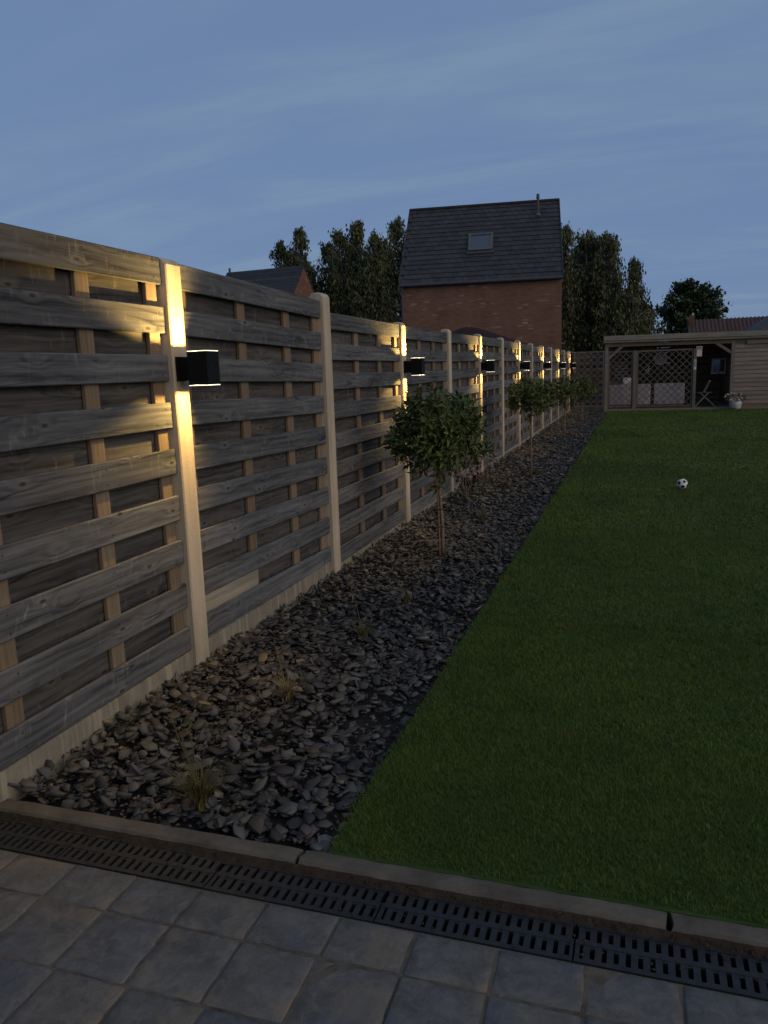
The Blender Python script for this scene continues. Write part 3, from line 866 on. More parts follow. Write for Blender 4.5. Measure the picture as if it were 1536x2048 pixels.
# ================================================================== ball
bm = bmesh.new()
bmesh.ops.create_icosphere(bm, subdivisions=4, radius=.059)
ph = (1 + 5 ** .5) / 2
ico = [Vector(v).normalized() for v in ((0,1,ph),(0,1,-ph),(0,-1,ph),(0,-1,-ph),(1,ph,0),(1,-ph,0),(-1,ph,0),(-1,-ph,0),(ph,0,1),(ph,0,-1),(-ph,0,1),(-ph,0,-1))]
me = bpy.data.meshes.new('ball')
for f in bm.faces:
    c = f.calc_center_median().normalized(); f.smooth = True
    f.material_index = 1 if max(c.dot(v) for v in ico) > math.cos(R(19)) else 0
bm.to_mesh(me); bm.free(); me.materials.append(M['white']); me.materials.append(M['ball_black'])
ball = link('football', me, None, (0.518, 9.336, .066), (R(24), R(-12), R(35)))
tag(ball, 'small white football with black patches lying on the lawn', 'ball')

# ================================================================== leaves helper
def leaf_cloud(specs, name, mat, parent=None, loc=None, curve=.25):
    """specs: list of (pos, dir, normal, length, width)"""
    V, T = [], []
    for p, d, nn, L, w in specs:
        d = Vector(d).normalized(); s = d.cross(Vector(nn))
        if s.length < 1e-4: s = d.cross(Vector((1, 0, 0)))
        s.normalize(); up = s.cross(d); p = Vector(p); b = len(V)
        V += [p, p + d * L * .5 + s * w * .5 + up * L * .06, p + d * L * .52 - up * L * curve * .12, p + d * L * .5 - s * w * .5 + up * L * .06, p + d * L - up * L * curve]
        T += [(b, b+2, b+1), (b+1, b+2, b+4), (b, b+3, b+2), (b+3, b+4, b+2)]
    return link(name, tri_mesh(name, [tuple(v) for v in V], T, mat), parent, loc)

def rdir(r_): 
    z = r_.uniform(-1, 1); a = r_.uniform(0, 6.283); q = math.sqrt(1 - z * z)
    return Vector((q * math.cos(a), q * math.sin(a), z))

# ================================================================== ball trees in the bed
def ball_tree(x, y, zc, rx, rz, zlow, label, seed, leafL, nshoots, cane=True, leanx=0.0):
    r_ = random.Random(seed)
    root = empty('ball_tree', (x, y, 0))
    tag(root, label, 'tree', 'round headed standard trees in the slate bed')
    b = MB()
    b.tube([(0, 0, -.05), (.004, .006, .2), (leanx * .5, .0, .45), (leanx, 0, zlow + .06), (leanx, 0, zc)], [.017, .014, .0125, .012, .008], 8)
    b.build('trunk', M['bark'], root, smooth=True)
    lb = MB()
    shoots = []
    for i in range(nshoots):
        d = rdir(r_)
        if d.z < -.55 and r_.random() < .7: d.z = abs(d.z) * .3; d.normalize()
        rad = r_.uniform(.82, 1.0) if i % 5 else r_.uniform(.35, .8)
        if r_.random() < .04: rad *= 1.12
        bump_ = 1 + .08 * math.sin(d.x * 5 + seed) * math.cos(d.y * 4 + seed * 2) + .08 * math.sin(d.z * 7 + seed)
        p = Vector((leanx + d.x * rx * rad * bump_, d.y * rx * rad * bump_, zc + d.z * rz * rad * bump_))
        shoots.append((p, d))
        if i % 5 == 0: lb.tube([(leanx, 0, zc - rz * .75 + r_.uniform(0, rz * .5)), tuple(p * .5 + Vector((leanx, 0, zc)) * .5 - Vector((0, 0, .02))), tuple(p)], [.006, .004, .002], 5)
    for i in range(5):
        a = r_.uniform(0, 6.28); p = Vector((leanx + .04 * math.cos(a), .04 * math.sin(a), zlow + .0 + i * .03)); shoots.append((p, Vector((math.cos(a), math.sin(a), -.3)))) if i < 3 else None
    lb.build('limbs', M['bark'], root)
    specs = []
    for p, d in shoots:
        ax = (d + Vector((0, 0, .35)) + rdir(r_) * .45).normalized()
        n = r_.randint(6, 9)
        e1 = ax.cross(Vector((.3, .5, .1))).normalized(); e2 = ax.cross(e1)
        for k in range(n):
            a = k * 2.4 + r_.uniform(-.4, .4); sp = r_.uniform(.35, 1.5)
            ld = (ax + (e1 * math.cos(a) + e2 * math.sin(a)) * sp * 1.2 + Vector((0, 0, -.12))).normalized()
            L = leafL * r_.uniform(.45, 1.15)
            specs.append((p - ax * r_.uniform(-.01, .09) + rdir(r_) * .012, ld + rdir(r_) * .25, ax + rdir(r_) * .5, L, L * r_.uniform(.26, .36)))
    leaf_cloud(specs, 'crown', M['laurel'], root, None, .16)
    if cane:
        c = MB(); c.tube([(-.016, -.018, -.05), (-.014 + leanx * .4, -.018, .35), (-.018 + leanx, -.016, zc - rz * .4)], .0065, 7); c.build('stake', M['cane'], root)
        for z in (.22, .36):
            q = MB(); q.tube([(-.036 + leanx * z, -.034, z), (.018 + leanx * z, -.012, z + .004), (.012 + leanx * z, .018, z), (-.036 + leanx * z, -.01, z - .003), (-.036 + leanx * z, -.034, z)], .0035, 5); q.build('tie', M['rubber'], root)
ball_tree(-1.433, 5.782, .935, .365, .345, .50, 'round headed laurel standard tree with cane stake, nearest in the slate bed', 3, .080, 600, True, -.02)
ball_tree(-1.421, 11.11, 1.035, .335, .29, .70, 'round headed laurel standard tree, second from the camera in the slate bed', 5, .082, 360, False)
ball_tree(-1.459, 17.12, .915, .31, .30, .55, 'round headed laurel standard tree, third from the camera, right of the second', 8, .09, 240, True)
ball_tree(-1.365, 21.25, .87, .33, .34, .50, 'round headed laurel standard tree, farthest, before the rear trellis', 9, .09, 240, True)

# ================================================================== small plants in the bed
def grass_tuft(x, y, n, h, spread, mat, label, seed, stems=0, stem_h=.4, w=.005, cat='grass plant'):
    r_ = random.Random(seed); V, T = [], []
    def blade(a, ln, lean, wd, x0=0, y0=0):
        b = len(V); dx_, dy_ = math.cos(a), math.sin(a); px, py = -dy_ * wd / 2, dx_ * wd / 2
        prev = None
        for i in range(5):
            t = i / 4; rr = lean * ln * t ** 1.7; zz_ = ln * (t - .42 * lean * t * t)
            ws = 1 - .85 * t
            V.append((x0 + dx_ * rr - px * ws, y0 + dy_ * rr - py * ws, zz_ - .01)); V.append((x0 + dx_ * rr + px * ws, y0 + dy_ * rr + py * ws, zz_ - .01))
            if i: k = b + 2 * i; T.extend([(k-2, k-1, k+1), (k-2, k+1, k)])
    for i in range(n): blade(r_.uniform(0, 6.28), h * r_.uniform(.55, 1.1), spread * r_.uniform(.3, 1.2), w * r_.uniform(.7, 1.3), r_.gauss(0, .012), r_.gauss(0, .012))
    root = empty('grass_plant', (x, y, 0)); tag(root, label, cat, 'young plants in the slate bed')
    link('blades', tri_mesh('blades', V, T, mat), root)
    if stems:
        for i in range(stems):
            a = r_.uniform(0, 6.28); q = r_.uniform(.02, .1); hh = stem_h * r_.uniform(.8, 1.05)
            s = MB(); s.tube([(0, 0, -.01), (q * .4 * math.cos(a), q * .4 * math.sin(a), hh * .5), (q * math.cos(a), q * math.sin(a), hh)], [.0022, .0018, .001], 5)
            for j in range(7):
                t = .72 + .28 * j / 7; c = Vector((q * math.cos(a) * t, q * math.sin(a) * t, hh * t)); e = rdir(r_) * .012; s.tube([tuple(c), tuple(c + e + Vector((0, 0, .014)))], [.0022, .0012], 4)
            s.build('seed_stem', mat, root)
grass_tuft(-1.376, 2.075, 170, .17, .70, M['yellow_grass'], 'yellow green grass clump with tall seed stems, nearest the kerb', 1, 3, .38, .0065)
grass_tuft(-1.462, 2.955, 85, .15, .8, M['straw'], 'dry straw coloured grass clump left of the bed middle, second from the kerb', 2, 1, .24)
grass_tuft(-1.412, 3.83, 70, .12, .95, M['yellow_grass'], 'low grass clump with one thin tall stem, third from the kerb', 3, 1, .44)
grass_tuft(-1.36, 4.50, 50, .11, .85, M['yellow_grass'], 'low green grass clump in front of the first ball tree', 4)
grass_tuft(-1.386, 7.22, 40, .14, .6, M['yellow_grass'], 'upright greenish grass clump right of the first ball tree', 5, 0, .2, .007)
grass_tuft(-1.50, 9.30, 60, .16, .8, M['rust_grass'], 'rust coloured grass clump between the first and second ball trees', 6, 1, .42, .009)
grass_tuft(-1.30, 10.55, 50, .12, 1.0, M['yellow_grass'], 'dark low plant at the foot of the second ball tree', 7, 0, .2, .012, 'plant')
grass_tuft(-1.40, 5.70, 22, .14, .9, M['yellow_grass'], 'few long blades at the foot of the first ball tree', 9, 0, .2, .006)
def shrub(name, x, y, z, rx, rz, n, L, mat, label, cat, seed):
    r_ = random.Random(seed); root = empty(name, (x, y, 0)); tag(root, label, cat)
    st = MB(); sp = []
    for i in range(7):
        d = rdir(r_); st.tube([(0, 0, -.02), (d.x * rx * .4, d.y * rx * .4, z * .6), (d.x * rx * .8, d.y * rx * .8, z + d.z * rz * .6)], [.004, .003, .002], 5)
    st.build('stems', M['bark'], root)
    for i in range(n):
        d = rdir(r_); p = Vector((d.x * rx, d.y * rx, z + d.z * rz)) * 1.0
        sp.append((p * r_.uniform(.8, 1), (d + rdir(r_) * .8), Vector((0, 0, 1)) + rdir(r_) * .5, L * r_.uniform(.6, 1.2), L * .4))
    leaf_cloud(sp, 'foliage', mat, root)
shrub('red_leaved_shrub', -1.83, 8.55, .34, .17, .13, 70, .10, M['red_leaf'], 'small red leaved shrub against the fence behind the first ball tree', 'shrub', 21)
shrub('grey_leaved_plant', -1.86, 9.95, .30, .13, .09, 40, .10, M['grey_leaf'], 'pale grey leaved plant against the fence right of the first ball tree', 'plant', 22)

# ================================================================== rear: pavilion
PY = 26.0
pav = empty('garden_pavilion', (0, PY, 0))
tag(pav, 'flat roofed timber pavilion with boarded cabin at the far end of the lawn', 'pavilion')
DZ = .055
b = MB(); b.box(-1.0, 9.2, -.10, 3.6, -.2, DZ); b.build('deck', M['pav_wood'], pav)
def roof_z(x): return 2.352 - .0095 * (x + 1.03)
def strip(b, x0, x1, y0, y1, zt, zb, mi=0):
    p = [(x0, y0, roof_z(x0) + zb), (x1, y0, roof_z(x1) + zb), (x1, y1, roof_z(x1) + zb), (x0, y1, roof_z(x0) + zb),
         (x0, y0, roof_z(x0) + zt), (x1, y0, roof_z(x1) + zt), (x1, y1, roof_z(x1) + zt), (x0, y1, roof_z(x0) + zt)]
    b.poly(p, [(0,3,2,1),(4,5,6,7),(0,1,5,4),(1,2,6,5),(2,3,7,6),(3,0,4,7)], mi)
b = MB(); strip(b, -1.0, 9.3, -.10, 3.7, -.010, -.09); b.build('roof', M['dark_roof'], pav)
b = MB(); strip(b, -1.03, 4.1, -.16, -.103, 0, -.145); b.build('fascia_board', M['pav_wood'], pav)
b = MB(); strip(b, 4.104, 9.3, -.16, -.103, 0, -.145); b.build('fascia_board', M['pav_wood'], pav)
b = MB(); strip(b, -1.015, 9.3, -.135, -.10, -.149, -.215); b.build('lower_fascia_board', M['pav_wood'], pav)
b = MB(); strip(b, -1.03, -1.003, -.10, 3.7, 0, -.20); b.build('side_fascia_board', M['pav_wood'], pav)
b = MB(); strip(b, -.98, 9.0, -.04, .06, -.216, -.34); b.build('beam', M['dark_wood'], pav)
def pbar(name, a, c, w, h, mat): 
    q = MB(); q.bar(a, c, w, h, (0, 1, 0)); return q.build(name, mat, pav)
pbar('post', (-.935, .0, DZ), (-.935, .0, 2.0), .10, .10, M['pav_post'])
pbar('post', (1.69, .0, DZ), (1.69, .0, 1.86), .085, .10, M['pav_post'])
pbar('post', (-.075, .0, DZ), (-.075, .0, 1.87), .10, .10, M['pav_post'])
pbar('brace', (-.93, .01, 1.60), (-.36, .01, 2.11), .085, .07, M['pav_post'])
pbar('brace', (2.16, .01, 2.08), (2.74, .01, 1.68), .085, .07, M['pav_post'])
# back and side walls of the open part
for i in range(12):
    z = DZ + .09 + i * .175
    q = MB(); q.box(-1.0, 2.72, -.011, .011, -.084, .084); q.build('back_wall_board', M['dark_wood'], pav, (0, 3.2, z), (R(3), 0, 0))
# cabin: horizontal siding boards, corner trim, head board
nb = 15
for i in range(nb):
    z0 = DZ + .10 + i * .128
    if z0 + .128 > 2.10: break
    q = MB()
    q.poly([(2.80, -.03, 0), (9.0, -.03, 0), (9.0, -.012, .124), (2.80, -.012, .124), (2.80, .02, 0), (9.0, .02, 0), (9.0, .02, .124), (2.80, .02, .124)],
           [(0,1,2,3), (4,7,6,5), (0,4,5,1), (3,2,6,7), (0,3,7,4), (1,5,6,2)])
    q.build('siding_board', M['siding'], pav, (0, 0, z0), (0, rng.uniform(-.0008, .0008), 0))
q = MB(); q.box(2.71, 2.80, -.045, .03, DZ, 2.08); q.build('corner_trim', M['pav_post'], pav)
q = MB(); q.box(2.80, 9.0, -.03, .02, DZ, DZ + .095); q.build('plinth', M['dark_wood'], pav)
q = MB(); q.box(2.72, 9.0, .022, .10, DZ, 2.10); q.box(2.72, 2.80, .10, 3.2, DZ, 2.10); q.build('cabin_wall', M['dark_wood'], pav)
q = MB(); q.box(3.13, 6.0, -.075, -.031, 1.935, 2.045); q.build('head_board', M['siding'], pav)

# trellis panels
def trellis(x0, x1, z0, z1, y, label, mat, n_pitch):
    root = empty('trellis_panel', ((x0 + x1) / 2, PY + y, 0)); tag(root, label, 'trellis', 'diamond trellis panels at the end of the lawn')
    w, cx = x1 - x0, (x0 + x1) / 2
    fr = .045
    for (a, c) in (((x0 + fr / 2, z0), (x0 + fr / 2, z1)), ((x1 - fr / 2, z0), (x1 - fr / 2, z1))):
        q = MB(); q.bar((a[0] - cx, 0, a[1]), (c[0] - cx, 0, c[1]), fr, .035, (0, 1, 0)); q.build('frame_rail', mat, root)
    for z in (z0 + fr / 2, z1 - fr / 2):
        q = MB(); q.bar((x0 + fr - cx, 0, z), (x1 - fr - cx, 0, z), fr, .035, (0, 1, 0)); q.build('frame_rail', mat, root)
    xa, xb, za, zb_ = x0 + fr, x1 - fr, z0 + fr, z1 - fr
    H_ = zb_ - za; W_ = xb - xa
    for sgn in (1, -1):
        k = -int(H_ / n_pitch) - 1
        while k * n_pitch < W_ + H_:
            s0 = k * n_pitch + .06
            pts = []
            # line x = xa + s0 + t, z = za + t  (sgn=1)  or z = zb - t
            t0, t1 = max(0, -s0), min(H_, W_ - s0)
            if t1 - t0 > .04:
                f_ = (lambda t: (xa + s0 + t - cx, -.006 * sgn, (za + t) if sgn > 0 else (zb_ - t)))
                q = MB(); q.bar(f_(t0), f_(t1), .020, .009, (0, 1, 0)); q.build('lath', mat, root)
            k += 1
trellis(-.88, -.13, .10, 1.87, .0, 'brown diamond trellis panel between the left post and the middle post of the pavilion', M['lath'], .20)
trellis(-.02, 1.64, .10, 1.865, .0, 'wide brown diamond trellis panel right of the middle post of the pavilion', M['lath'], .21)
trellis(-1.95, -1.0, .14, 1.90, -.02, 'grey diamond trellis panel before the rear fence, left of the pavilion', M['grey_lath'], .20)

# rear fence behind the grey trellis
rf = empty('rear_fence', (-1.5, PY + .35, 0)); tag(rf, 'short grey board fence behind the grey trellis in the far left corner', 'fence')
for i in range(9):
    q = MB(); q.box(-.62, .52, -.009, .009, -.055, .055); q.build('board', M['rear_board'], rf, (0, 0, .20 + i * .205), (0, rng.uniform(-.004, .004), 0))
for x in (-.58, .48):
    q = MB(); q.box(x - .045, x + .045, .012, .09, -.1, 1.88); q.build('post', M['grey_lath'], rf)
q = MB(); q.box(-.62, .52, -.02, .009, -.25, .13); q.build('gravel_board', M['gravel_board'], rf)
q = MB(); q.box(-.6, .5, .012, .02, .1, 1.85); q.build('backing', M['dark_wood'], rf)

# ------------------------------------------------------------------ things in the pavilion
def sofa(x0, x1, y, label, nc):
    root = empty('sofa', ((x0 + x1) / 2, PY + y, DZ)); tag(root, label, 'sofa', 'covered lounge sofas behind the trellis')
    w = x1 - x0
    def part(nm, sx, sy, sz, loc, mat=M['cover'], bev=.035): return link(nm, bevel_box(nm, sx, sy, sz, bev, mat, 2), root, loc)
    part('base', w - .04, .80, .26, (0, .42, .19))
    part('backrest', w, .20, .66, (0, .0, .43))
    for s in (-1, 1): part('armrest', .14, .6, .22, (s * (w / 2 - .08), .42, .44))
    for i in range(nc): part('seat_cushion', (w - .34) / nc - .01, .55, .14, (-(w - .34) / 2 + (i + .5) * (w - .34) / nc, .44, .39))
    for s in (-1, 1):
        for yy in (.02, .74):
            part('leg', .05, .05, .08, (s * (w / 2 - .07), yy, .04), M['dark_wood'], .004)
sofa(-.86, -.14, .48, 'pale covered sofa seen from behind the left trellis panel', 1)
sofa(.0, .42, .46, 'narrow pale covered seat seen behind the wide trellis, left of the dark gap', 1)
sofa(.52, 1.44, .46, 'wide pale covered sofa seen behind the wide trellis, right of the dark gap', 2)
# cushions and clutter on the left sofa
cl = link('cushion', bevel_box('cushion', .30, .14, .22, .05, M['white'], 2), None, (-.29, PY + .50, DZ + .86), (R(-12), R(6), R(8))); tag(cl, 'small white cushion on the back of the left sofa', 'cushion')
cl = link('folded_blanket', bevel_box('folded_blanket', .36, .18, .08, .03, M['grey_leaf'], 2), None, (-.68, PY + .48, DZ + .80), (0, 0, R(-5))); tag(cl, 'grey folded blanket lying on the back of the left sofa', 'blanket')

# louvred rack on the back wall
root = empty('louvred_shutter', (-.50, PY + 1.4, .92)); tag(root, 'dark louvred wooden shutter standing behind the left sofa', 'shutter')
for i in range(6):
    q = MB(); q.box(-.18, .18, -.035, .035, -.007, .007); q.build('slat', M['cover'], root, (0, 0, .08 + i * .10), (R(-35), 0, 0))
for s in (-1, 1):
    q = MB(); q.box(s * .20 - .018, s * .20 + .018, -.02, .02, 0, .66); q.build('frame_rail', M['lath'], root)
# bamboo mat, pale plate, wire ring, small figure on the back wall
q = MB()
for i in range(9): q.box(-.17 + i * .038, -.17 + i * .038 + .034, -.008, .008, -.13, .13)
tag(q.build('bamboo_mat', M['bamboo'], None, (.29, PY + 1.3, 1.80)), 'yellow brown bamboo mat hanging high behind the wide trellis', 'mat')
root = empty('wall_plate', (.71, PY + 1.2, 1.60)); tag(root, 'round pale blue grey plate hanging behind the wide trellis', 'plate')
q = MB(); q.lathe([(.20, 0), (.22, .012), (.14, .022), (.12, .015), (.005, .014)], 24); q.build('dish', M['cover'], root, None, (R(90), 0, 0))
q = MB(); q.lathe([(.075, 0), (.06, .02), (.01, .03)], 16); q.build('hub', M['ceramic'], root, (-.16, -.03, -.03), (R(90), 0, 0))
q = MB(); q.tube([(.12 * math.cos(a * .3927), 0, .12 * math.sin(a * .3927)) for a in range(17)], .010, 6)
tag(q.build('wire_ring', M['ceramic'], None, (1.33, PY + 1.0, 1.78)), 'pale wire ring hanging near the top of the wide trellis', 'ring')
root = empty('figurine', (.26, PY + 1.3, 1.08)); tag(root, 'small pale bird figurine standing on a shelf behind the middle post', 'figurine')
q = MB(); q.lathe([(.01, .04), (.06, .08), (.085, .15), (.06, .22), (.02, .26)], 14); q.build('body', M['ceramic'], root, None, (R(0), R(25), 0), True)
q = MB(); q.lathe([(.01, 0), (.04, .03), (.04, .06), (.008, .09)], 12); q.build('head', M['ceramic'], root, (.10, 0, .24), None, True)
q = MB(); q.box(-.22, .22, -.08, .08, 0, .03); q.build('shelf', M['lath'], root)

# note and thermometer on the right trellis post
root = empty('pinned_note', (1.80, PY - .06, 1.72)); tag(root, 'peach paper note under a white sign at the top of the right trellis post', 'note')
q = MB(); q.box(-.075, .075, -.006, .006, -.105, .10); q.build('paper', M['paper'], root)
q = MB(); q.box(-.085, .085, -.012, .012, .112, .20); q.build('sign', M['ceramic'], root)
b_ = MB()
for i in range(4): b_.box(-.065 + i * .035, -.065 + i * .035 + .022, -.0145, -.0125, .135, .175)
b_.build('lettering', M['zinc'], root)
root = empty('thermometer', (1.69, PY - .055, 1.37)); tag(root, 'long white thermometer fixed to the right trellis post below the note', 'thermometer')
q = MB(); q.box(-.038, .038, 0, .012, -.16, .16); q.build('plate', M['ceramic'], root)
q = MB(); q.tube([(0, -.006, -.10), (0, -.006, .12)], .006, 6); q.build('tube', M['glass'], root)
q = MB(); q.box(-.03, .03, -.006, 0, -.13, -.07); q.build('dial', M['white'], root)

# framed mirror with shelf in the dark opening
root = empty('framed_mirror', (2.52, PY + 1.6, 1.08)); tag(root, 'pale framed mirror with a small shelf hanging in the dark opening beside the cabin', 'mirror')
q = MB()
q.box(-.22, -.17, -.02, .02, 0, .46); q.box(.17, .22, -.02, .02, 0, .46); q.box(-.17, .17, -.02, .02, .42, .46); q.box(-.17, .17, -.02, .02, 0, .04)
q.build('frame', M['ceramic'], root)
q = MB(); q.box(-.17, .17, .005, .015, .04, .42); q.build('mirror_glass', M['glass'], root)
q = MB(); q.box(-.25, .30, -.14, -.022, -.03, 0); q.build('shelf', M['ceramic'], root)
q = MB(); q.lathe([(.035, 0), (.045, .07), (.02, .13), (.022, .15)], 12); q.build('vase', M['ceramic'], root, (-.05, -.08, 0), None, True)

# folding chair
root = empty('folding_chair', (2.02, PY + .32, DZ), R(0)); tag(root, 'wooden folding chair with crossed legs beside the right trellis post', 'chair')
def cb(nm, a, c, w, h): q = MB(); q.bar(a, c, w, h, (0, 1, 0)); q.build(nm, M['pav_post'], root)
for yy in (-.19, .19):
    cb('leg', (-.28, yy, 0), (.10, yy, .44), .035, .02)
    cb('leg', (.33, yy + .025, 0), (-.13, yy + .025, .44), .035, .02)
    cb('back_rail', (-.04, yy, .44), (.14, yy, .82), .035, .02)
for i in range(5): 
    q = MB(); q.box(-.22 + i * .085, -.22 + i * .085 + .07, -.2, .2, .445, .462); q.build('seat_slat', M['pav_post'], root)
for i in range(4):
    q = MB(); q.bar((.0 + i * .033, -.2, .54 + i * .07), (.0 + i * .033, .2, .54 + i * .07), .012, .05, (.4, 0, 1)); q.build('back_slat', M['pav_post'], root)

# flower pot
root = empty('flower_pot', (2.86, PY - .32, .0)); tag(root, 'pale round pot with white flowering plant standing at the cabin corner', 'flower pot')
q = MB(); q.lathe([(.115, 0), (.15, .04), (.17, .16), (.175, .23), (.16, .235), (.15, .19)], 22); q.build('pot', M['ceramic'], root, None, None, True)
r_ = random.Random(5); sp = []; fl = []
for i in range(150):
    d = rdir(r_); p = Vector((d.x * .24, d.y * .2, .34 + d.z * .12)); sp.append((p * r_.uniform(.85, 1), d + rdir(r_), rdir(r_), .07, .035))
leaf_cloud(sp, 'foliage', M['round_leaf'], root)
for i in range(70):
    d = rdir(r_); p = Vector((d.x * .27 - .03, d.y * .22 - .04, .37 + d.z * .11)); fl.append((p, d + rdir(r_), rdir(r_), .05, .045))
tag(leaf_cloud(fl, 'flowers', M['petal'], root), kind='stuff')

# ================================================================== neighbour's brick house
TH = R(8)
hx, hy = -3.068, 34.0
house = empty('brick_house', (hx, hy, 0), TH)      # local +X to the right along the facade, +Y away
tag(house, 'tall red brick house with steep dark tiled roof and one skylight, behind the fence', 'house')
HW, HE, HD, HR = 6.80, 5.17, 8.0, 8.95
b = MB()
pts = [(0, .05, -.25), (-HW, .05, -.25), (-HW, HD, -.25), (0, HD, -.25), (0, .05, HE), (-HW, .05, HE), (-HW, HD, HE), (0, HD, HE), (0, HD / 2, HR - .05), (-HW, HD / 2, HR - .05)]
b.poly(pts, [(1, 0, 4, 5), (3, 2, 6, 7), (0, 3, 7, 8, 4), (2, 1, 5, 9, 6)])
b.build('wall', M['brick'], house)
roof = MB()
ov = .04
ang = math.atan2(HR - HE - .05, HD / 2)
def slope(x0, x1, side):
    y0 = -.06 if side > 0 else HD + .06
    zE = HE - .02
    return [(x0, y0, zE), (x1, y0, zE), (x1, HD / 2, HR), (x0, HD / 2, HR)]
for side in (1, -1):
    p = slope(-HW - ov, ov, side); q = [(x, y, z - .10) for x, y, z in p]
    roof.poly(p + q, [(0, 1, 2, 3) if side > 0 else (3, 2, 1, 0), (4, 7, 6, 5), (0, 4, 5, 1), (1, 5, 6, 2), (3, 7, 4, 0)])
roof_o = roof.build('roof', M['dark_roof'], house)
rows, cols = 17, 23
y0, z0 = -.09, HE - .045
slen = math.hypot(HD / 2 + .09, HR - z0); sang = math.atan2(HR - z0, HD / 2 + .09)
tw, tl_ = (HW + 2 * ov) / cols, slen / rows
tile_b = MB()
w2 = tw - .006
tile_b.poly([(-w2/2, 0, .0), (w2/2, 0, .0), (w2/2, tl_ + .05, -.004), (-w2/2, tl_ + .05, -.004), (-w2/2, 0, .024), (-w2*.18, 0, .028), (w2*.18, 0, .020), (w2/2, 0, .026), (w2/2, tl_ + .05, .012), (w2*.18, tl_ + .05, .006), (-w2*.18, tl_ + .05, .014), (-w2/2, tl_ + .05, .012)],
            [(0, 3, 2, 1), (4, 5, 10, 11), (5, 6, 9, 10), (6, 7, 8, 9), (0, 1, 7, 6, 5, 4), (0, 4, 11, 3), (1, 2, 8, 7)])
tile_me = tile_b.mesh('roof_tile', M['tile'])
stuffV, stuffF = [], []
sky_r = (-3.98, -2.90, 2.30, 3.62)      # skylight in slope coordinates (x0, x1, s0, s1) filled below
cnt = 0
for r_i in range(rows):
    for c in range(cols):
        s = r_i * tl_; xo = (tw / 2 if r_i % 2 else 0)
        x = ov - tw / 2 - c * tw + xo * .0
        xm = x + (0.5 * tw if r_i % 2 else 0)
        if xm > ov: xm = x
        yy = y0 + s * math.cos(sang) - .012 * math.sin(sang); zz_ = z0 + s * math.sin(sang) + .05 * math.cos(sang)
        rx_ = sang - .035 + rng.uniform(-.012, .012)
        if cnt < 300:
            link('roof_tile', tile_me, roof_o, (xm, yy, zz_), (rx_, rng.uniform(-.008, .008), 0)); cnt += 1
        else:
            mt = Matrix.Translation((xm, yy, zz_)) @ Euler((rx_, rng.uniform(-.01, .01), 0)).to_matrix().to_4x4()
            bb = len(stuffV); stuffV += [tuple(mt @ Vector(v)) for v in tile_b.v]; stuffF += [tuple(bb + i for i in f) for f in tile_b.f]
me = bpy.data.meshes.new('roof_tiles'); me.from_pydata(stuffV, [], stuffF); me.materials.append(M['tile'])
tag(link('roof_tiles', me, roof_o), kind='stuff')
q = MB(); q.bar((-HW - ov, HD / 2, HR + .04), (ov, HD / 2, HR + .04), .22, .09); q.build('ridge_cap', M['tile'], house)
for x in (ov + .012, -HW - ov - .012):
    q = MB(); q.bar((x, y0, z0 + .05), (x, HD / 2, HR + .04), .03, .12); q.build('verge', M['dark_roof'], house)
q = MB(); q.tube([(ov, -.13, HE - .06), (-HW - ov, -.13, HE - .06)], .065, 8); q.build('gutter', M['zinc'], house)
q = MB(); q.tube([(-HW + .06, -.10, HE - .08), (-HW + .06, -.02, HE - .4), (-HW + .06, -.02, -.2)], .05, 8); q.build('downpipe', M['zinc'], house)
def on_slope(x, s, up=0): return (x, y0 + s * math.cos(sang) - up * math.sin(sang), z0 + s * math.sin(sang) + up * math.cos(sang))
sk = MB()
sx0, sx1 = -3.97, -2.90
s0 = (6.50 - z0) / math.sin(sang); s1 = (7.33 - z0) / math.sin(sang)
U0, U1 = .07, .17
def sbox(b, xa, xb, sa, sb, ua, ub):
    p = [on_slope(xa, sa, ua), on_slope(xb, sa, ua), on_slope(xb, sb, ua), on_slope(xa, sb, ua), on_slope(xa, sa, ub), on_slope(xb, sa, ub), on_slope(xb, sb, ub), on_slope(xa, sb, ub)]
    b.poly(p, [(0,3,2,1),(4,5,6,7),(0,1,5,4),(1,2,6,5),(2,3,7,6),(3,0,4,7)])
sbox(sk, sx0, sx0 + .10, s0, s1, 0, U1); sbox(sk, sx1 - .10, sx1, s0, s1, 0, U1); sbox(sk, sx0 + .10, sx1 - .10, s1 - .10, s1, 0, U1 - .003); sbox(sk, sx0 + .10, sx1 - .10, s0, s0 + .16, 0, U1 - .003)
sk_o = sk.build('skylight', M['frame_grey'], house)
q = MB(); sbox(q, sx0 + .10, sx1 - .10, s0 + .16, s1 - .10, .10, .13); q.build('pane', M['glass'], sk_o)
q = MB(); sbox(q, sx0 - .05, sx1 + .05, s0 - .16, s0 - .004, .03, .10); q.build('flashing', M['zinc'], sk_o)
# flue near the ridge
fx = -.92
pb = on_slope(fx, 4.55, .02)
q = MB(); q.tube([pb, (pb[0], pb[1], 8.95)], .055, 10); q.tube([(pb[0], pb[1], 8.951), (pb[0], pb[1], 9.14)], [.085, .06], 10); q.build('flue', M['zinc'], house)
q = MB(); q.tube([(pb[0], pb[1], pb[2] - .05), (pb[0], pb[1], pb[2] + .08)], [.17, .08], 10); q.build('flue_collar', M['frame_grey'], house)

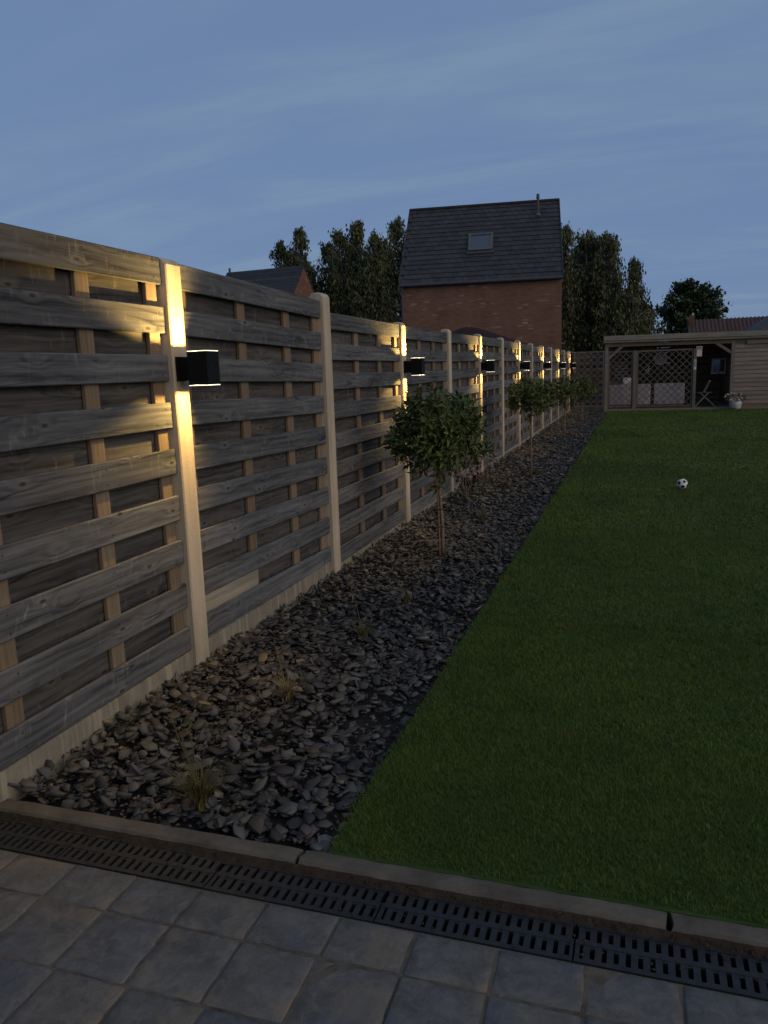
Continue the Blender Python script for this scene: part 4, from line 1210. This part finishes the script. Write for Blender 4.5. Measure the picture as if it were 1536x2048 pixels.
# ================================================================== house behind on the left (only roof and gable show)
h2 = empty('gabled_house', (-19.44, 41.9, 0), R(-4)); tag(h2, 'low dark roofed house with red brick gable, mostly hidden behind the fence on the left', 'house')
L2, D2, E2, R2 = 5.35, 5.2, 4.93, 7.93
b = MB(); b.poly([(0, 0, -.2), (-L2, 0, -.2), (-L2, D2, -.2), (0, D2, -.2), (0, 0, E2), (-L2, 0, E2), (-L2, D2, E2), (0, D2, E2), (0, D2 / 2, R2), (-L2, D2 / 2, R2)],
                  [(1, 0, 4, 5), (3, 2, 6, 7), (0, 3, 7, 8, 4), (2, 1, 5, 9, 6)]); b.build('wall', M['brick'], h2)
b = MB()
for side in (1, -1):
    ye = -.12 if side > 0 else D2 + .12
    p = [(-L2 - .05, ye, E2 - .1), (.03, ye, E2 - .1), (.03, D2 / 2, R2 + .06), (-L2 - .05, D2 / 2, R2 + .06)]; q_ = [(x, y, z - .09) for x, y, z in p]
    b.poly(p + q_, [(0, 1, 2, 3) if side > 0 else (3, 2, 1, 0), (4, 7, 6, 5), (0, 4, 5, 1), (1, 5, 6, 2), (3, 7, 4, 0)])
ro = b.build('roof', M['dark_roof'], h2)
b = MB(); sl = math.hypot(D2 / 2 + .12, R2 + .16 - E2)
for i in range(16):
    t = (i + .5) / 16; y = -.12 + (D2 / 2 + .12) * t; z = E2 - .1 + (R2 + .16 - E2) * t
    b.bar((-L2 - .05, y, z + .01), (.03, y, z + .01), sl / 16 * .95, .02, (0, -math.sin(math.atan2(R2 + .16 - E2, D2 / 2 + .12)), math.cos(math.atan2(R2 + .16 - E2, D2 / 2 + .12))))
tag(b.build('tile_courses', M['tile'], ro), kind='stuff')
q = MB(); q.tube([(-L2 + .15, D2 / 2, R2), (-L2 + .15, D2 / 2, R2 + .32)], .07, 8); q.build('vent_pipe', M['zinc'], h2)

# ================================================================== far right houses
h3 = empty('terracotta_house', (3.2, 52.0, 0)); tag(h3, 'far house with brown terracotta tiled roof and chimney, showing above the pavilion roof', 'house')
b = MB(); b.box(0, 7.5, 0, 6, -.2, 2.6); b.build('wall', M['brick'], h3)
b = MB()
p = [(-.2, -.2, 2.5), (7.7, -.2, 2.5), (7.7, 3, 4.15), (-.2, 3, 4.15)]; q_ = [(x, y, z - .1) for x, y, z in p]
b.poly(p + q_, [(0, 1, 2, 3), (4, 7, 6, 5), (0, 4, 5, 1), (1, 5, 6, 2), (3, 7, 4, 0)])
p = [(-.2, 6.2, 2.5), (7.7, 6.2, 2.5), (7.7, 3, 4.15), (-.2, 3, 4.15)]; q_ = [(x, y, z - .1) for x, y, z in p]
b.poly(p + q_, [(3, 2, 1, 0), (4, 5, 6, 7), (0, 1, 5, 4), (1, 2, 6, 5), (3, 0, 4, 7)])
ro = b.build('roof', M['terracotta'], h3)
b = MB(); a3 = math.atan2(1.65, 3.2)
for i in range(34):
    x = -.1 + i * .23; b.bar((x, -.22, 2.51), (x, 3, 4.17), .10, .05, (0, -math.sin(a3), math.cos(a3)))
tag(b.build('tile_ribs', M['terracotta'], ro), kind='stuff')
q = MB(); q.box(-.12, .22, 2.2, 2.7, 2.4, 4.42); q.build('chimney', M['brick'], h3)
q = MB(); q.tube([(.1, 2.45, 4.42), (.1, 2.45, 4.58)], .07, 8); q.build('chimney_pot', M['ceramic'], h3)
h4 = empty('hipped_house', (8.9, 47.0, 0)); tag(h4, 'far bungalow with dark hipped roof at the right edge above the cabin', 'house')
b = MB(); b.box(-3.4, 5, 0, 7, -.2, 2.7); b.build('wall', M['brick'], h4)
b = MB(); b.poly([(-3.7, -.3, 2.62), (5.3, -.3, 2.62), (5.3, 7.3, 2.62), (-3.7, 7.3, 2.62), (-.3, 3.5, 4.9), (2.2, 3.5, 4.9)], [(0, 1, 5, 4), (1, 2, 5), (2, 3, 4, 5), (3, 0, 4), (3, 2, 1, 0)]); b.build('roof', M['dark_roof'], h4)

# ================================================================== parasol in the neighbour's garden
root = empty('parasol', (-3.86, 18.6, 0)); tag(root, 'burgundy parasol peeking over the fence before the brick house', 'parasol')
b = MB(); n = 8; cz_ = 2.45; ring = []
pts = [(0, 0, cz_)] + [(.22 * math.cos(2*math.pi*k/n), .22 * math.sin(2*math.pi*k/n), cz_ - .03) for k in range(n)] + [(1.75 * math.cos(2*math.pi*k/n), 1.75 * math.sin(2*math.pi*k/n), cz_ - .58) for k in range(n)] + [(1.75 * math.cos(2*math.pi*k/n), 1.75 * math.sin(2*math.pi*k/n), cz_ - .70) for k in range(n)]
fc = [(0, 1 + k, 1 + (k+1) % n) for k in range(n)] + [(1 + k, 9 + k, 9 + (k+1) % n, 1 + (k+1) % n) for k in range(n)] + [(9 + k, 17 + k, 17 + (k+1) % n, 9 + (k+1) % n) for k in range(n)]
b.poly(pts, fc); b.build('canopy', M['parasol'], root)
for k in range(n):
    q = MB(); q.bar((0, 0, cz_ - .06), (1.72 * math.cos(2*math.pi*k/n), 1.72 * math.sin(2*math.pi*k/n), cz_ - .60), .02, .02); q.build('rib', M['lath'], root)
q = MB(); q.tube([(0, 0, -.2), (0, 0, cz_ + .05)], .025, 8); q.build('pole', M['lath'], root)

# ================================================================== trees
def big_tree(name, x, y, h, r, label, group, seed, n_leaf, mat, bark, shape='birch', lsize=.26, low=.8):
    r_ = random.Random(seed); root = empty(name, (x, y, -.2)); tag(root, label, 'tree', group)
    tb = MB(); bend = [(r_.uniform(-.15, .15), r_.uniform(-.15, .15)) for _ in range(6)]
    tp = [(bend[i][0] * i * .25, bend[i][1] * i * .25, h * i / 5.6) for i in range(6)]
    tb.tube(tp, [.16, .13, .10, .075, .05, .02], 8); tb.build('trunk', bark, root, smooth=True)
    lb = MB(); specs = []
    nb = 64 if shape == 'birch' else 70
    branches = []
    for i in range(nb):
        t = (i + r_.random()) / nb
        if shape == 'birch':
            z = low + (h - low) * (t ** .9); prof = math.sin(math.pi * min(1, .16 + .84 * (1 - t) ** .75)) ** .7 if t > .0 else 1
            prof = ((1 - t) ** .42) * (.6 + .4 * min(1, t * 3))
        else:
            z = low + (h - low) * t; prof = math.sqrt(max(.03, 1 - (2 * (z - low) / (h - low) - 1) ** 2))
        a = r_.uniform(0, 6.283); rr = r * prof * r_.uniform(.55, 1.15)
        e = Vector((rr * math.cos(a), rr * math.sin(a), z + (.35 if shape == 'birch' else .1) * rr))
        if e.z > h: e.z = h
        s = Vector((0, 0, max(.3, z - .5 * rr)))
        lb.tube([s, (s + e) / 2 + Vector((0, 0, .12)), e], [.035, .022, .01], 5)
        branches.append((s, e))
    lb.build('limbs', bark, root)
    per = n_leaf // nb
    for s, e in branches:
        out = (e - s); 
        for k in range(per):
            t = r_.uniform(.25, 1.05); p = s + out * t
            if shape == 'birch':
                drop = r_.random() ** 1.5 * min(1.9, .5 + .22 * p.z) * (1 if p.z < h * .93 else .25)
                tw_ = .24 if p.z < h * .8 else .13
                p = p + Vector((r_.gauss(0, tw_), r_.gauss(0, tw_), -drop + r_.gauss(0, .12)))
                d = Vector((r_.gauss(0, .32), r_.gauss(0, .32), -1)); L = lsize * r_.uniform(.5, 1.35)
                specs.append((p, d, rdir(r_), L, L * r_.uniform(.28, .5)))
            else:
                p = p + rdir(r_) * r_.uniform(.05, .5); d = rdir(r_) + Vector((0, 0, .35)); L = lsize * r_.uniform(.6, 1.25)
                specs.append((p, d, rdir(r_), L, L * r_.uniform(.5, .7)))
    for k in range(70):                            # leading shoot
        t = r_.random(); specs.append(((r_.gauss(0, .16) * (1.15 - t), r_.gauss(0, .16) * (1.15 - t), h - 1.3 + t * 1.35), (r_.gauss(0, .5), r_.gauss(0, .5), -.5 if t < .8 else .9), rdir(r_), lsize * .7, lsize * .28))
    leaf_cloud([s for s in specs if s[0][2] > .15], 'crown', mat, root)
GL, GR = 'birches left of the brick house', 'birches right of the brick house'
TR = [(-22.2, 48, 10.1, 1.25, 'short slender birch with a pointed top above the low dark roof, leftmost of its row', GL),
      (-20.75, 48, 10.8, 1.5, 'birch with a tall narrow tip, second from the left in its row', GL),
      (-19.3, 49, 9.9, 1.6, 'lower rounded birch, third from the left in its row', GL),
      (-17.9, 47.5, 10.35, 1.7, 'dense birch right of the brick gable, fourth in its row', GL),
      (-16.75, 48, 10.9, 1.7, 'tallest pointed birch in the middle between gable and brick house', GL),
      (-15.5, 47, 9.9, 1.6, 'lower birch second to the left of the brick house', GL),
      (-14.25, 48, 10.85, 1.6, 'birch touching the left edge of the brick house roof', GL),
      (-12.9, 47.5, 9.6, 1.6, 'birch mostly hidden behind the left end of the brick house', GL),
      (-4.25, 46.5, 9.3, 1.7, 'birch rising just beside the right verge of the brick house', GR),
      (-2.9, 48, 9.05, 1.7, 'birch with pale trunk, second right of the brick house', GR),
      (-1.85, 47, 8.75, 1.5, 'broad drooping birch, third right of the brick house', GR),
      (-.35, 48, 7.35, .85, 'thin pointed birch standing apart, rightmost of its row', GR),
      (-.75, 46, 5.2, 1.3, 'low bushy birch above the pavilion roof end', GR)]
TR += [(-21.6, 50.5, 9.0, 1.4, 'low birch filling the gap behind the two leftmost birches', GL),
       (-18.7, 50.5, 9.4, 1.6, 'birch standing back behind the third and fourth birches', GL),
       (-16.1, 50.5, 9.7, 1.6, 'birch standing back right of the tallest pointed birch', GL),
       (-3.5, 50.5, 8.7, 1.6, 'birch standing back between the first two right of the house', GR),
       (-2.2, 50, 8.3, 1.5, 'birch standing back behind the broad drooping birch', GR),
       (.15, 49, 5.0, 1.2, 'low bush like birch at the right foot of the row', GR)]
for i, (x, y, h, r, lab, gr) in enumerate(TR):
    big_tree('birch_tree', x, y, h + .2, r * 1.35, lab, gr, 200 + i, 12500 if r > 1.2 else 6500, M['birch'], M['birch_bark'], 'birch', .22)
big_tree('round_tree', 3.60, 62, 7.2, 2.45, 'dense round dark green tree standing alone behind the far chimney', None, 77, 15000, M['round_leaf'], M['birch_bark'], 'round', .30, 1.6)
